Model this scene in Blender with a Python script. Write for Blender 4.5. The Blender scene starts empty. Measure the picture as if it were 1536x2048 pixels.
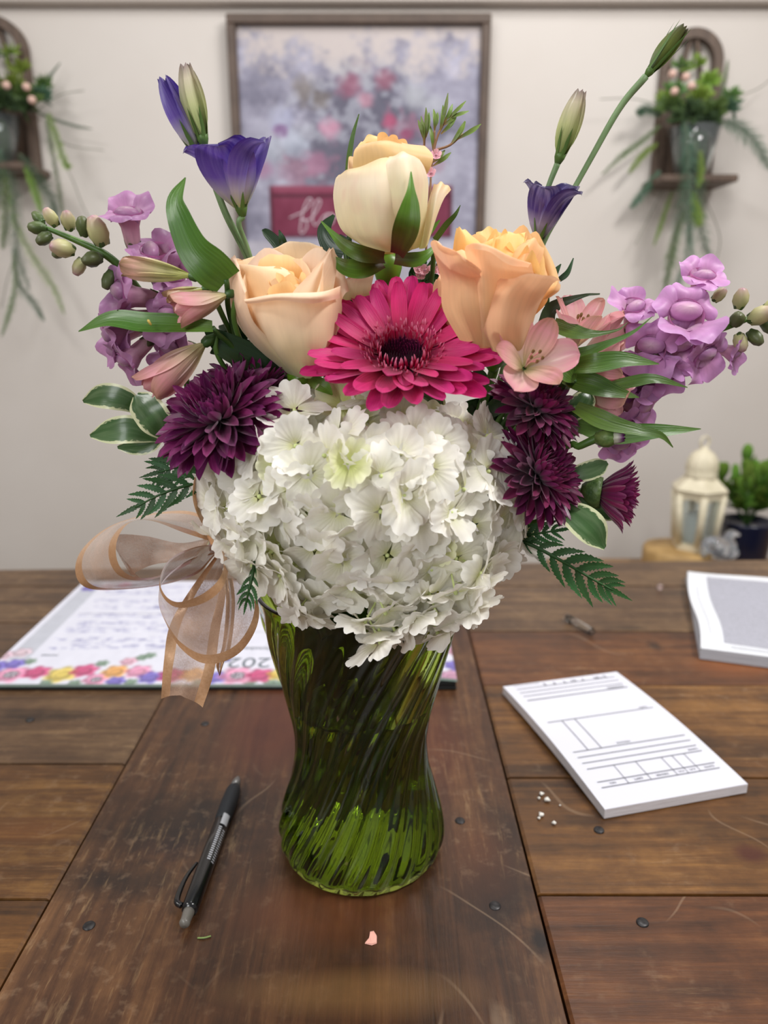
import bpy, math, random
import numpy as np
from mathutils import Vector, Matrix, Euler

# ------------------------------------------------------------------ camera, world, lights, exposure
SC = bpy.context.scene
COL = SC.collection
F, CH, PITCH = 1500.0, 0.353, math.radians(15.6)      # focal length in pixels, camera height over the table, tilt
cp, sp = math.cos(PITCH), math.sin(PITCH)
cd = bpy.data.cameras.new('camera'); cam = bpy.data.objects.new('camera', cd); COL.objects.link(cam)
cam.location = (0, 0, CH); cam.rotation_euler = (math.pi/2 - PITCH, 0, 0)
cd.sensor_fit = 'VERTICAL'; cd.sensor_height = 36; cd.lens = F/2048*36
cd.clip_start = 0.02
cd.dof.use_dof = True; cd.dof.focus_distance = 0.40; cd.dof.aperture_fstop = 6.3
SC.camera = cam
SC.view_settings.view_transform = 'Standard'; SC.view_settings.look = 'None'
SC.view_settings.gamma = 1; SC.view_settings.exposure = 0.24
try: SC.view_settings.use_curve_mapping = False
except Exception: pass
SC.cycles.max_bounces = 14; SC.cycles.transmission_bounces = 12; SC.cycles.transparent_max_bounces = 16
SC.cycles.sample_clamp_indirect = 6
try: SC.cycles.use_denoising = True
except Exception: pass
wd = bpy.data.worlds.new('world'); SC.world = wd; wd.use_nodes = True
bg = wd.node_tree.nodes['Background']; bg.inputs[0].default_value = (1.0, 0.985, 0.965, 1); bg.inputs[1].default_value = 0.28

def area(name, loc, target, size, power, color=(1, 1, 1), sy=None):
    l = bpy.data.lights.new(name, 'AREA'); l.energy = power; l.color = color
    l.shape = 'RECTANGLE'; l.size = size; l.size_y = sy or size
    o = bpy.data.objects.new(name, l); COL.objects.link(o); o.location = loc
    o.rotation_euler = (Vector(target) - Vector(loc)).to_track_quat('-Z', 'Y').to_euler()
    return o
area('ceiling_lamp', (0.95, 0.15, 1.5), (0.0, 0.6, 0.1), 0.75, 20.0, (1.0, 0.985, 0.96), 0.18)
area('ceiling_lamp', (-1.15, -0.1, 1.5), (0.0, 0.7, 0.1), 0.75, 10.0, (1.0, 0.985, 0.96), 0.18)
area('ceiling_lamp', (0.1, 0.95, 1.62), (0.0, 1.1, 0.0), 1.1, 9.0, (1.0, 0.99, 0.98), 0.2)

area('window_light', (-0.85, -1.35, 0.95), (0.0, .5, 0.15), .55, 11.0, (0.98, 0.99, 1.0), 0.8)
# ------------------------------------------------------------------ helpers
def sl(*c):
    if len(c) == 1: c = c[0]
    return tuple(((v/255)/12.92 if v/255 <= .04045 else ((v/255+.055)/1.055)**2.4) for v in c) + (1.0,)
def P(px, py, Y):
    u, v = (px-768)/F, (1024-py)/F
    t = Y/(cp+v*sp)
    return Vector((u*t, Y, CH+(-sp+v*cp)*t))
def T(px, py, z=0.0):
    u, v = (px-768)/F, (1024-py)/F
    t = (z-CH)/(-sp+v*cp)
    return Vector((u*t, (cp+v*sp)*t, z))
def pxm(p):      # metres per photograph pixel at a point
    return (p[1]*cp + (CH-p[2])*sp)/F
rnd = random.Random(7)
def U(a, b): return rnd.uniform(a, b)

WM = {}
def thing(name, label, cat, loc=(0, 0, 0), group=None, kind=None):
    o = bpy.data.objects.new(name, None); COL.objects.link(o); o.location = loc
    o['label'] = label; o['category'] = cat
    if group: o['group'] = group
    if kind: o['kind'] = kind
    WM[o.name] = Matrix.Translation(loc)
    return o
def tag(o, label, cat, group=None, kind=None):
    if label: o['label'] = label
    if cat: o['category'] = cat
    if group: o['group'] = group
    if kind: o['kind'] = kind
    return o
def put(me, name, parent=None, M=None, label=None):
    o = bpy.data.objects.new(name, me); COL.objects.link(o)
    M = M if M is not None else (Matrix.Identity(4))
    if parent is not None:
        o.parent = parent; o.matrix_basis = WM[parent.name].inverted() @ M
    else: o.matrix_basis = M
    WM[o.name] = M.copy()
    if label: o['label'] = label
    return o
def mesh(name, verts, faces, mat, uv=None, smooth=True):
    me = bpy.data.meshes.new(name)
    me.from_pydata([tuple(map(float, v)) for v in verts], [], faces)
    if uv is not None:
        ul = me.uv_layers.new(name='UVMap')
        idx = np.zeros(len(me.loops), dtype=np.int32); me.loops.foreach_get('vertex_index', idx)
        ul.data.foreach_set('uv', np.asarray(uv, dtype=np.float32)[idx].ravel())
    if mat: me.materials.append(mat)
    if smooth: me.polygons.foreach_set('use_smooth', [True]*len(me.polygons))
    me.update(); return me
_fc = {}
def gridfaces(nv, nu, wrap=False):
    k = (nv, nu, wrap)
    if k not in _fc:
        fs = []
        for j in range(nv-1):
            for i in range(nu if wrap else nu-1):
                i2 = (i+1) % nu
                fs.append((j*nu+i, j*nu+i2, (j+1)*nu+i2, (j+1)*nu+i))
        _fc[k] = fs
    return _fc[k]
def gmesh(name, X, mat, wrap=False, uv=None):
    nv, nu = X.shape[:2]
    if uv is None:
        s, t = np.meshgrid(np.linspace(0, 1, nu), np.linspace(0, 1, nv)); uv = np.stack([s, t], -1)
    return mesh(name, X.reshape(-1, 3), gridfaces(nv, nu, wrap), mat, uv.reshape(-1, 2))
def spline(pts, n):
    p = np.array([list(q) for q in pts], float)
    m = len(p)
    if m == 2: return p[0]+(p[1]-p[0])*np.linspace(0, 1, n)[:, None]
    e = np.vstack([2*p[0]-p[1], p, 2*p[-1]-p[-2]])
    out = []
    for x in np.linspace(0, m-1-1e-9, n):
        i = int(x); f = x-i
        a, b, c, d = e[i], e[i+1], e[i+2], e[i+3]
        out.append(.5*((2*b)+(c-a)*f+(2*a-5*b+4*c-d)*f*f+(3*b-a-3*c+d)*f**3))
    return np.array(out)
def nrm(v):
    v = np.asarray(v, float); return v/(np.linalg.norm(v, axis=-1, keepdims=True)+1e-12)
def tube(name, pts, rad, mat, n=24, k=8, raw=False):
    c = spline(pts, n) if not raw else np.array([list(q) for q in pts], float); n = len(c)
    r = np.interp(np.linspace(0, 1, n), np.linspace(0, 1, len(rad)), rad) if hasattr(rad, '__len__') else np.full(n, rad)
    tg = nrm(np.gradient(c, axis=0))
    up = np.array([0, 0, 1.]) if abs(tg[0][2]) < .9 else np.array([1., 0, 0])
    N = np.zeros_like(c); v = nrm(np.cross(tg[0], up))
    for i in range(n):
        v = nrm(v-tg[i]*np.dot(v, tg[i])); N[i] = v
    B = np.cross(tg, N)
    a = np.linspace(0, 2*math.pi, k, endpoint=False)
    X = c[:, None]+(N[:, None]*np.cos(a)[None, :, None]+B[:, None]*np.sin(a)[None, :, None])*r[:, None, None]
    X = np.concatenate([c[:1, None].repeat(k, 1), X, c[-1:, None].repeat(k, 1)], 0)
    return gmesh(name, X, mat, wrap=True)
def lathe(name, prof, mat, k=32, fn=None):
    a = np.linspace(0, 2*math.pi, k, endpoint=False)
    X = np.zeros((len(prof), k, 3))
    for j, (r, z) in enumerate(prof):
        rr = r*(fn(a, z) if fn else np.ones(k))
        X[j, :, 0] = rr*np.cos(a); X[j, :, 1] = rr*np.sin(a); X[j, :, 2] = z
    return gmesh(name, X, mat, wrap=True)
def box(name, c, s, mat, bev=0.0):
    x, y, z = [v/2 for v in s]; b = min(bev, x*.9, y*.9, z*.9)
    if b <= 0:
        vs = [(c[0]+i*x, c[1]+j*y, c[2]+k*z) for i in (-1, 1) for j in (-1, 1) for k in (-1, 1)]
        return mesh(name, vs, [(0, 1, 3, 2), (4, 6, 7, 5), (0, 4, 5, 1), (2, 3, 7, 6), (0, 2, 6, 4), (1, 5, 7, 3)], mat, smooth=False)
    ring = [(-x+b, -y), (x-b, -y), (x, -y+b), (x, y-b), (x-b, y), (-x+b, y), (-x, y-b), (-x, -y+b)]
    inn = [(px*(1-b/x), py*(1-b/y)) for px, py in ring]
    L = [(inn, -z), (ring, -z+b), (ring, z-b), (inn, z)]
    vs = [(c[0]+p[0], c[1]+p[1], c[2]+zz) for r, zz in L for p in r]
    fs = [(j*8+i, j*8+(i+1) % 8, (j+1)*8+(i+1) % 8, (j+1)*8+i) for j in range(3) for i in range(8)]
    fs += [tuple(range(7, -1, -1)), tuple(range(24, 32))]
    return mesh(name, vs, fs, mat, smooth=False)
def quadslab(name, c4, z0, z1, mat, bev=0.0015):
    """a board with four floor-plan corners"""
    c4 = [Vector((q[0], q[1], 0)) for q in c4]; ce = sum(c4, Vector())/4
    inn = [q+(ce-q).normalized()*bev*1.4 for q in c4]
    L = [(c4, z0), (c4, z1-bev*.8), (inn, z1)]
    vs = [(p.x, p.y, z) for r, z in L for p in r]
    fs = [(j*4+i, j*4+(i+1) % 4, (j+1)*4+(i+1) % 4, (j+1)*4+i) for j in range(2) for i in range(4)]+[(3, 2, 1, 0), (8, 9, 10, 11)]
    return mesh(name, vs, fs, mat, smooth=False)
def frame(pos, z, x=(1, 0, 0), roll=0):
    z = Vector(z).normalized(); x = Vector(x); x = (x-z*x.dot(z)).normalized(); y = z.cross(x)
    M = Matrix((x, y, z)).transposed().to_4x4(); M.translation = Vector(pos)
    return M @ Matrix.Rotation(roll, 4, 'Z')

# ------------------------------------------------------------------ materials
def newmat(name):
    m = bpy.data.materials.new(name); m.use_nodes = True
    nt = m.node_tree; b = nt.nodes['Principled BSDF']; return m, nt, b
def simple(name, col, rough=.5, metal=0, spec=.5, trans=0, ior=1.45, coat=0, sheen=0, alpha=1):
    m, nt, b = newmat(name)
    b.inputs['Base Color'].default_value = col; b.inputs['Roughness'].default_value = rough
    b.inputs['Metallic'].default_value = metal; b.inputs['Specular IOR Level'].default_value = spec
    b.inputs['Transmission Weight'].default_value = trans; b.inputs['IOR'].default_value = ior
    b.inputs['Coat Weight'].default_value = coat; b.inputs['Sheen Weight'].default_value = sheen
    b.inputs['Alpha'].default_value = alpha
    return m
class G:
    def __init__(s, nt): s.nt = nt
    def n(s, t, **kw):
        o = s.nt.nodes.new(t)
        for k, v in kw.items():
            if k.startswith('i_'):
                key = k[2:]; key = int(key) if key.isdigit() else key.replace('_', ' ')
                o.inputs[key].default_value = v
            else: setattr(o, k, v)
        return o
    def l(s, a, b): s.nt.links.new(a, b)
    def ramp(s, fac, stops, interp='LINEAR'):
        r = s.nt.nodes.new('ShaderNodeValToRGB'); cr = r.color_ramp; cr.interpolation = interp
        while len(cr.elements) < len(stops): cr.elements.new(.5)
        for e, (p, c) in zip(cr.elements, stops):
            e.position = p; e.color = c if hasattr(c, '__len__') else (c, c, c, 1)
        s.l(fac, r.inputs[0]); return r.outputs[0]
    def math(s, op, a, b=None, c=None, clamp=False):
        m = s.nt.nodes.new('ShaderNodeMath'); m.operation = op; m.use_clamp = clamp
        for i, v in enumerate((a, b, c)):
            if v is None: continue
            if isinstance(v, (int, float)): m.inputs[i].default_value = v
            else: s.l(v, m.inputs[i])
        return m.outputs[0]
    def mix(s, f, a, b, mode='MIX'):
        m = s.nt.nodes.new('ShaderNodeMix'); m.data_type = 'RGBA'; m.blend_type = mode; m.clamp_factor = True
        for i, v in ((0, f), (6, a), (7, b)):
            if isinstance(v, (int, float)): m.inputs[i].default_value = v
            elif isinstance(v, tuple): m.inputs[i].default_value = v
            else: s.l(v, m.inputs[i])
        return m.outputs[2]
def petalmat(name, stops, rough=.5, trans=.3, vein=.12, veinn=26, veinc=None, rand=.12, bump=.25, edge=None, sheen=0, spec=.4, spots=None, coat=0):
    """colour runs along the petal (base to tip); fine lengthwise veins; a little difference petal to petal"""
    m, nt, b = newmat(name); g = G(nt)
    uv = g.n('ShaderNodeUVMap'); sep = g.n('ShaderNodeSeparateXYZ'); g.l(uv.outputs[0], sep.inputs[0])
    col = g.ramp(sep.outputs[1], stops)
    if edge:
        e = g.math('ABSOLUTE', g.math('SUBTRACT', sep.outputs[0], .5))
        nz = g.n('ShaderNodeTexNoise', i_Scale=edge[3] if len(edge) > 3 else 9.0, i_Detail=2.0); g.l(uv.outputs[0], nz.inputs[0])
        tt = g.math('POWER', sep.outputs[1], 3.0) if len(edge) > 4 else g.math('MULTIPLY', g.math('POWER', sep.outputs[1], 8.0), .5)
        e2 = g.math('ADD', g.math('MAXIMUM', e, g.math('MULTIPLY', tt, .6)), g.math('MULTIPLY', g.math('SUBTRACT', nz.outputs[0], .5), edge[2]))
        f = g.ramp(e2, [(edge[1], 0.0), (edge[1]+.03, 1.0)])
        col = g.mix(f, col, edge[0])
    mp = g.n('ShaderNodeMapping'); mp.inputs['Scale'].default_value = (veinn, 1.6, 1); g.l(uv.outputs[0], mp.inputs[0])
    oi = g.n('ShaderNodeObjectInfo')
    nv = g.n('ShaderNodeTexNoise', noise_dimensions='4D', i_Scale=1.0, i_Detail=3.0); g.l(mp.outputs[0], nv.inputs['Vector'])
    g.l(g.math('MULTIPLY', oi.outputs['Random'], 40.0), nv.inputs['W'])
    if vein:
        f = g.ramp(nv.outputs[0], [(.42, 0.0), (.66, 1.0)])
        if veinc: col = g.mix(g.math('MULTIPLY', f, vein), col, veinc)
        else:
            k = g.math('SUBTRACT', 1.0+vein*.4, g.math('MULTIPLY', f, vein))
            hs = g.n('ShaderNodeHueSaturation'); g.l(k, hs.inputs['Value']); g.l(col, hs.inputs['Color']); col = hs.outputs[0]
    if spots:
        sn = g.n('ShaderNodeTexNoise', i_Scale=spots[1], i_Detail=2.0); tc = g.n('ShaderNodeTexCoord'); g.l(tc.outputs['Object'], sn.inputs[0])
        col = g.mix(g.math('MULTIPLY', g.ramp(sn.outputs[0], [(.56, 0.0), (.7, 1.0)]), spots[2]), col, spots[0])
    hs = g.n('ShaderNodeHueSaturation')
    g.l(g.math('ADD', 1-rand, g.math('MULTIPLY', oi.outputs['Random'], 2*rand)), hs.inputs['Value'])
    g.l(g.math('ADD', .5-rand*.06, g.math('MULTIPLY', oi.outputs['Random'], rand*.12)), hs.inputs['Hue'])
    g.l(col, hs.inputs['Color']); col = hs.outputs[0]
    g.l(col, b.inputs['Base Color']); b.inputs['Roughness'].default_value = rough
    b.inputs['Specular IOR Level'].default_value = spec; b.inputs['Sheen Weight'].default_value = sheen; b.inputs['Coat Weight'].default_value = coat
    b.inputs['Coat Roughness'].default_value = .15
    if bump:
        bp = g.n('ShaderNodeBump', i_Strength=bump, i_Distance=.0006); g.l(nv.outputs[0], bp.inputs['Height']); g.l(bp.outputs[0], b.inputs['Normal'])
    out = nt.nodes['Material Output']
    tr = g.n('ShaderNodeBsdfTranslucent'); g.l(col, tr.inputs[0])
    mx = g.n('ShaderNodeMixShader'); mx.inputs[0].default_value = trans
    g.l(b.outputs[0], mx.inputs[1]); g.l(tr.outputs[0], mx.inputs[2]); g.l(mx.outputs[0], out.inputs[0])
    return m
def noisy(name, c1, c2, scale=20, rough=.5, bump=.2, metal=0, coords='Object', stretch=(1, 1, 1), spec=.5, detail=4, dist=.002, coat=0):
    m, nt, b = newmat(name); g = G(nt)
    tc = g.n('ShaderNodeTexCoord'); mp = g.n('ShaderNodeMapping'); mp.inputs['Scale'].default_value = stretch
    g.l(tc.outputs[coords], mp.inputs[0])
    nz = g.n('ShaderNodeTexNoise', i_Scale=scale, i_Detail=detail); g.l(mp.outputs[0], nz.inputs[0])
    g.l(g.ramp(nz.outputs[0], [(.3, c1), (.7, c2)]), b.inputs['Base Color'])
    b.inputs['Roughness'].default_value = rough; b.inputs['Metallic'].default_value = metal; b.inputs['Specular IOR Level'].default_value = spec
    b.inputs['Coat Weight'].default_value = coat
    if bump:
        bp = g.n('ShaderNodeBump', i_Strength=bump, i_Distance=dist); g.l(nz.outputs[0], bp.inputs['Height']); g.l(bp.outputs[0], b.inputs['Normal'])
    return m
def vcolmat(name, rough=.6, spec=.4):
    m, nt, b = newmat(name); g = G(nt)
    a = g.n('ShaderNodeVertexColor', layer_name='Col'); g.l(a.outputs[0], b.inputs['Base Color'])
    b.inputs['Roughness'].default_value = rough; b.inputs['Specular IOR Level'].default_value = spec
    return m
def setcol(me, rgb):
    """rgb: srgb 0-255 array per vertex"""
    c = np.asarray(rgb, float).reshape(-1, 3)/255
    c = np.where(c <= .04045, c/12.92, ((np.clip(c, 0, 1)+.055)/1.055)**2.4)
    at = me.color_attributes.new('Col', 'FLOAT_COLOR', 'POINT')
    at.data.foreach_set('color', np.hstack([c, np.ones((len(c), 1))]).astype(np.float32).ravel())
def wood(name, dark, mid, light, along, knots=(), seed=0.0, gs=1.0, rough=.34):
    """varnished old board: grain runs along 'X' or 'Y'"""
    m, nt, b = newmat(name); g = G(nt)
    tc = g.n('ShaderNodeTexCoord'); mp = g.n('ShaderNodeMapping')
    mp.inputs['Scale'].default_value = (1.6, 24, 24) if along == 'X' else (24, 1.6, 24)
    mp.inputs['Location'].default_value = (seed, seed*1.7, seed*.3)
    g.l(tc.outputs['Object'], mp.inputs[0])
    n1 = g.n('ShaderNodeTexNoise', i_Scale=2.2*gs, i_Detail=6.0, i_Roughness=.62, i_Distortion=.9); g.l(mp.outputs[0], n1.inputs[0])
    n2 = g.n('ShaderNodeTexNoise', i_Scale=11.0*gs, i_Detail=5.0, i_Roughness=.7); g.l(mp.outputs[0], n2.inputs[0])
    mp3 = g.n('ShaderNodeMapping'); mp3.inputs['Location'].default_value = (seed*3, seed, 0); g.l(tc.outputs['Object'], mp3.inputs[0])
    n3 = g.n('ShaderNodeTexNoise', i_Scale=5.0, i_Detail=5.0, i_Roughness=.6); g.l(mp3.outputs[0], n3.inputs[0])
    n4 = g.n('ShaderNodeTexNoise', i_Scale=42.0, i_Detail=6.0, i_Roughness=.7); g.l(mp3.outputs[0], n4.inputs[0])
    mp5 = g.n('ShaderNodeMapping'); mp5.inputs['Scale'].default_value = (22, 190, 1) if along == 'X' else (190, 22, 1); g.l(tc.outputs['Object'], mp5.inputs[0])
    n5 = g.n('ShaderNodeTexNoise', i_Scale=1.0, i_Detail=4.0, i_Roughness=.75); g.l(mp5.outputs[0], n5.inputs[0])
    f = g.math('ADD', g.math('MULTIPLY', n1.outputs[0], .44), g.math('ADD', g.math('MULTIPLY', n3.outputs[0], .36), g.math('MULTIPLY', n4.outputs[0], .20)))
    col = g.ramp(f, [(.36, dark), (.5, mid), (.64, light)])
    hs = g.n('ShaderNodeHueSaturation'); g.l(g.math('ADD', .22, g.math('ADD', g.math('MULTIPLY', n2.outputs[0], .8), g.math('MULTIPLY', n5.outputs[0], .8))), hs.inputs['Value']); g.l(col, hs.inputs['Color']); col = hs.outputs[0]
    for (kx, ky, rx, ry, a, kc) in knots:
        v = g.n('ShaderNodeVectorMath', operation='SUBTRACT'); g.l(tc.outputs['Object'], v.inputs[0]); v.inputs[1].default_value = (kx, ky, 0)
        v2 = g.n('ShaderNodeVectorMath', operation='MULTIPLY'); g.l(v.outputs[0], v2.inputs[0]); v2.inputs[1].default_value = (1/rx, 1/ry, 0)
        ln = g.n('ShaderNodeVectorMath', operation='LENGTH'); g.l(v2.outputs[0], ln.inputs[0])
        d = g.math('ADD', ln.outputs['Value'], g.math('MULTIPLY', g.math('SUBTRACT', n3.outputs[0], .5), 1.6))
        d = g.math('ADD', d, g.math('MULTIPLY', g.math('SUBTRACT', n4.outputs[0], .5), .8))
        col = g.mix(g.math('MULTIPLY', g.ramp(d, [(.25, 1.0), (1.0, 0.0)]), a), col, kc)
    col = g.mix(g.math('MULTIPLY', g.math('MULTIPLY', g.ramp(n5.outputs[0], [(.56, 0.0), (.70, 1.0)]), g.ramp(n3.outputs[0], [(.45, 0.0), (.65, 1.0)])), .45), col, sl(170, 140, 100))
    # worn pale scuffs and thin scratches
    sc = g.n('ShaderNodeTexNoise', i_Scale=95.0, i_Detail=3.0, i_Roughness=.6); g.l(mp3.outputs[0], sc.inputs[0])
    col = g.mix(g.math('MULTIPLY', g.math('MULTIPLY', g.ramp(sc.outputs[0], [(.56, 0.0), (.72, 1.0)]), g.ramp(n3.outputs[0], [(.42, 0.0), (.62, 1.0)])), .38), col, sl(150, 122, 95))
    for k, (rot, scl) in enumerate(((.5, 6.0), (-.9, 4.5), (2.2, 5.0))):
        mw = g.n('ShaderNodeMapping'); mw.inputs['Rotation'].default_value = (0, 0, rot); mw.inputs['Location'].default_value = (seed+k, k*3.1, 0); g.l(tc.outputs['Object'], mw.inputs[0])
        wv = g.n('ShaderNodeTexWave', i_Scale=scl, i_Distortion=14.0, i_Detail=2.0); wv.inputs['Detail Scale'].default_value = .8; g.l(mw.outputs[0], wv.inputs[0])
        ms = g.n('ShaderNodeTexNoise', i_Scale=9.0, i_Detail=1.0); g.l(mw.outputs[0], ms.inputs[0])
        fac = g.math('MULTIPLY', g.ramp(wv.outputs[0], [(.9994, 0.0), (1.0, 1.0)]), g.ramp(ms.outputs[0], [(.62, 0.0), (.68, 1.0)]))
        col = g.mix(g.math('MULTIPLY', fac, .28), col, sl(160, 135, 110))
    g.l(col, b.inputs['Base Color'])
    g.l(g.math('ADD', rough-.06, g.math('MULTIPLY', n3.outputs[0], .2)), b.inputs['Roughness'])
    b.inputs['Specular IOR Level'].default_value = .5
    bp = g.n('ShaderNodeBump', i_Strength=.35, i_Distance=.0007); g.l(g.math('ADD', n2.outputs[0], g.math('MULTIPLY', n1.outputs[0], .8)), bp.inputs['Height']); g.l(bp.outputs[0], b.inputs['Normal'])
    return m

def text(name, s, size, mat, parent, M, label=None, ext=0.0, align='CENTER'):
    cu = bpy.data.curves.new(name, 'FONT'); cu.body = s; cu.size = size; cu.align_x = align; cu.align_y = 'CENTER'; cu.extrude = ext
    cu.materials.append(mat)
    tmp = bpy.data.objects.new('tmp_text', cu); COL.objects.link(tmp)
    bpy.context.view_layer.update()
    me = bpy.data.meshes.new_from_object(tmp.evaluated_get(bpy.context.evaluated_depsgraph_get())); me.name = name
    bpy.data.objects.remove(tmp)
    if not me.materials: me.materials.append(mat)
    return put(me, name, parent, M, label)

# ------------------------------------------------------------------ the room
M_wall = noisy('wall_paint', sl(206, 198, 191), sl(214, 207, 201), 3, .7, .05)
WY = 1.78
def struct(me, name):
    o = put(me, name); o['kind'] = 'structure'; return o
struct(box('wall_back', (0, WY+.05, .35), (5.2, .1, 2.5), M_wall), 'wall_back')
struct(box('wall_left', (-2.55, -.1, .35), (.1, 3.9, 2.5), M_wall), 'wall_left')
struct(box('wall_right', (2.55, -.1, .35), (.1, 3.9, 2.5), M_wall), 'wall_right')
M_floor = noisy('floor_boards', sl(120, 105, 92), sl(150, 134, 118), 6, .5, .1)
struct(box('floor', (0, -.1, -.78), (5.2, 3.9, .06), M_floor), 'floor')
M_trim = simple('trim_paint', sl(186, 176, 168), .6)
zt = P(768, 14, WY).z
struct(box('trim_1', (0, WY-.012, zt+.05), (5.0, .024, .10), M_trim, .004), 'trim_1')

# ------------------------------------------------------------------ the table
K1, K2, K3 = sl(26, 17, 14), sl(38, 24, 22), sl(60, 28, 18)
def Tp(px, py): v = T(px, py); return (v.x, v.y)
def wl(seed, knots=(), warm=1.0, along='X', tone=0):
    pal = [(sl(44, 27, 14), sl(96, 62, 29), sl(142, 99, 50)), (sl(44, 25, 15), sl(90, 53, 28), sl(126, 82, 46)),
           (sl(46, 32, 23), sl(84, 61, 42), sl(116, 90, 62)), (sl(42, 26, 15), sl(88, 56, 26), sl(142, 102, 52))][tone]
    return wood('board_wood', *pal, along, knots, seed)
table = thing('table', 'wide reclaimed wood table of dark varnished boards with screws', 'table', (0, .6, -.75))
xl, xr = -.2055, .0945
Yf = 1.0
def kn(px, py, wx, wy, a=.8, c=K1):
    v = T(px, py); return (v.x, v.y, wx, wy, a, c)
ctr = wood('centre_board_wood', sl(30, 18, 12), sl(72, 45, 27), sl(112, 77, 47), 'Y',
           [kn(985, 1760, .03, .05, .95, sl(22, 14, 12)), kn(1080, 1880, .012, .018, .95, sl(20, 14, 14)), kn(345, 1690, .034, .026, .8, sl(44, 24, 28)), kn(430, 1640, .06, .06, .85, K1), kn(240, 1760, .07, .03, .9, K1), kn(330, 1660, .08, .045, .7, K1), kn(1010, 1680, .025, .06, .85, K1),
            kn(870, 1500, .04, .1, .35, sl(96, 44, 26)), kn(540, 1450, .05, .1, .45, sl(92, 44, 30)), kn(700, 1985, .08, .015, .30, sl(140, 104, 62)), kn(620, 1820, .06, .03, .35, sl(110, 62, 36)), kn(960, 1700, .03, .05, .3, sl(120, 70, 40))], 3.3, 1.0, .33)
gap = .0008
def plank(x0, x1, y0, y1, mat, z=0.0, dy=0.0):
    return put(quadslab('plank', [(x0, y0), (x1, y0+dy), (x1, y1+dy), (x0, y1)], -.028, z, mat), 'plank', table)
yfar = T(768, 1172).y
plank(xl+gap, xr-gap, -.05, yfar-gap, ctr, .0)
# right of the centre board
ys = [-.05]+[T(1200, p).y for p in (1788, 1555, 1370, 1262)]+[yfar]
mr = [wl(1.1, [kn(1400, 1980, .05, .01, .5), kn(1280, 1900, .06, .008, .4)], tone=1), wl(5.2, [kn(1500, 1705, .012, .01, .9, sl(70, 30, 18)), kn(1160, 1640, .03, .012, .4), kn(1400, 1660, .05, .01, .4)], tone=0),
      wl(9.4, [kn(1090, 1540, .04, .014, .6), kn(1400, 1480, .04, .02, .3), kn(1510, 1500, .05, .02, .35)], tone=0), wl(2.7, [kn(1310, 1290, .012, .015, .75), kn(1480, 1330, .06, .03, .5, sl(150, 88, 44))], tone=1), wl(7.7, [kn(1260, 1255, .03, .01, .5)], tone=2)]
for i in range(5): plank(xr+gap, 1.15, ys[i]+gap, ys[i+1]-gap, mr[i], U(-.0006, .0002), -.002)
ys = [-.05]+[T(100, p).y for p in (1797, 1527, 1388, 1245, 1203)]+[yfar]
ml = [wl(4.1, [], tone=0), wl(6.3, [kn(60, 1660, .05, .02, .4, sl(120, 72, 30))], tone=3), wl(8.8, [kn(100, 1430, .06, .012, .6)], tone=2), wl(1.9, [kn(100, 1490, .05, .02, .3)], tone=2), wl(3.8, tone=2), wl(5.9, tone=2)]
for i in range(6): plank(-1.3, xl-gap, ys[i]+gap, ys[i+1]-gap, ml[i], U(-.0006, .0002), 0)
a, b_ = T(0, 1140), T(1536, 1120)
sk = (b_.y-a.y)/(b_.x-a.x)
put(quadslab('plank', [(-1.3, yfar+gap), (1.15, yfar+gap), (1.15, a.y+sk*(1.15-a.x)), (-1.3, a.y+sk*(-1.3-a.x))], -.028, 0, wl(2.2, [kn(1480, 1140, .05, .02, .5, sl(60, 40, 40))], tone=2)), 'plank', table)
M_under = simple('table_under', sl(60, 42, 30), .6)
put(box('apron', (-.07, .45, -.075), (2.2, .03, .09), M_under, .002), 'apron', table)
for x in (-1.15, 1.0):
    for y in (.06, .8):
        put(box('leg', (x, y, -.39), (.07, .07, .72), M_under, .004), 'leg', table)
M_iron = noisy('screw_iron', sl(38, 36, 38), sl(74, 72, 72), 300, .45, .3, metal=.6, dist=.0004)
sm = lathe('screw', [(0, .0006), (.0012, .0006), (.0033, .0005), (.0036, 0.0), (.0037, -.003)], M_iron, 18)
for (x, y) in ((178, 1852), (990, 1812), (1285, 1845), (1198, 1660), (920, 1642), (410, 1448), (60, 1440), (1075, 1368)):
    v = T(x, y); s = put(sm, 'screw', table, Matrix.Translation((v.x, v.y, .0002)) @ Matrix.Rotation(U(0, 6), 4, 'Z'))
# ------------------------------------------------------------------ vase
VX, VY = (722-768)/F*.49, .432
m_glass, nt, bs = newmat('green_glass')
bs.inputs['Base Color'].default_value = (.33, .42, .07, 1); bs.inputs['Roughness'].default_value = 0.0
bs.inputs['Transmission Weight'].default_value = 1.0; bs.inputs['IOR'].default_value = 1.47
vase = thing('vase', 'hourglass vase of green swirl-ribbed glass holding the bouquet', 'vase', (VX, VY, 0))
VP = [(0.0, .0502), (.003, .0528), (.010, .0545), (.022, .0538), (.040, .0492), (.060, .0440), (.0777, .0421), (.092, .0430), (.1069, .0458), (.125, .0500), (.1455, .0548), (.165, .0592), (.180, .0625), (.186, .064)]
zz = np.array([v[0] for v in VP]); rr = np.array([v[1] for v in VP])
def rad(z): return float(np.interp(z, zz, rr))
def smoothprof(n):
    q = spline([(z, r, 0) for z, r in VP], n); return [(a[1], a[0]) for a in q]
out = smoothprof(90)
NR = 22
def rib(a, z):
    k = .022*min(1, max(0, z/.012))*min(1, max(0, (.183-z)/.02))
    c = np.cos(NR*(a-8.0*z)); return 1+k*(np.abs(c)**.8*np.sign(c))
def inr(a, z): return np.ones_like(a)
A_ = [(0, 0)]+[(.03, 0.0004)]+out
NK = 264
an = np.linspace(0, 2*math.pi, NK, endpoint=False)
rows = []
for r, z in A_: rows.append((r*rib(an, z), z))
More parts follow.
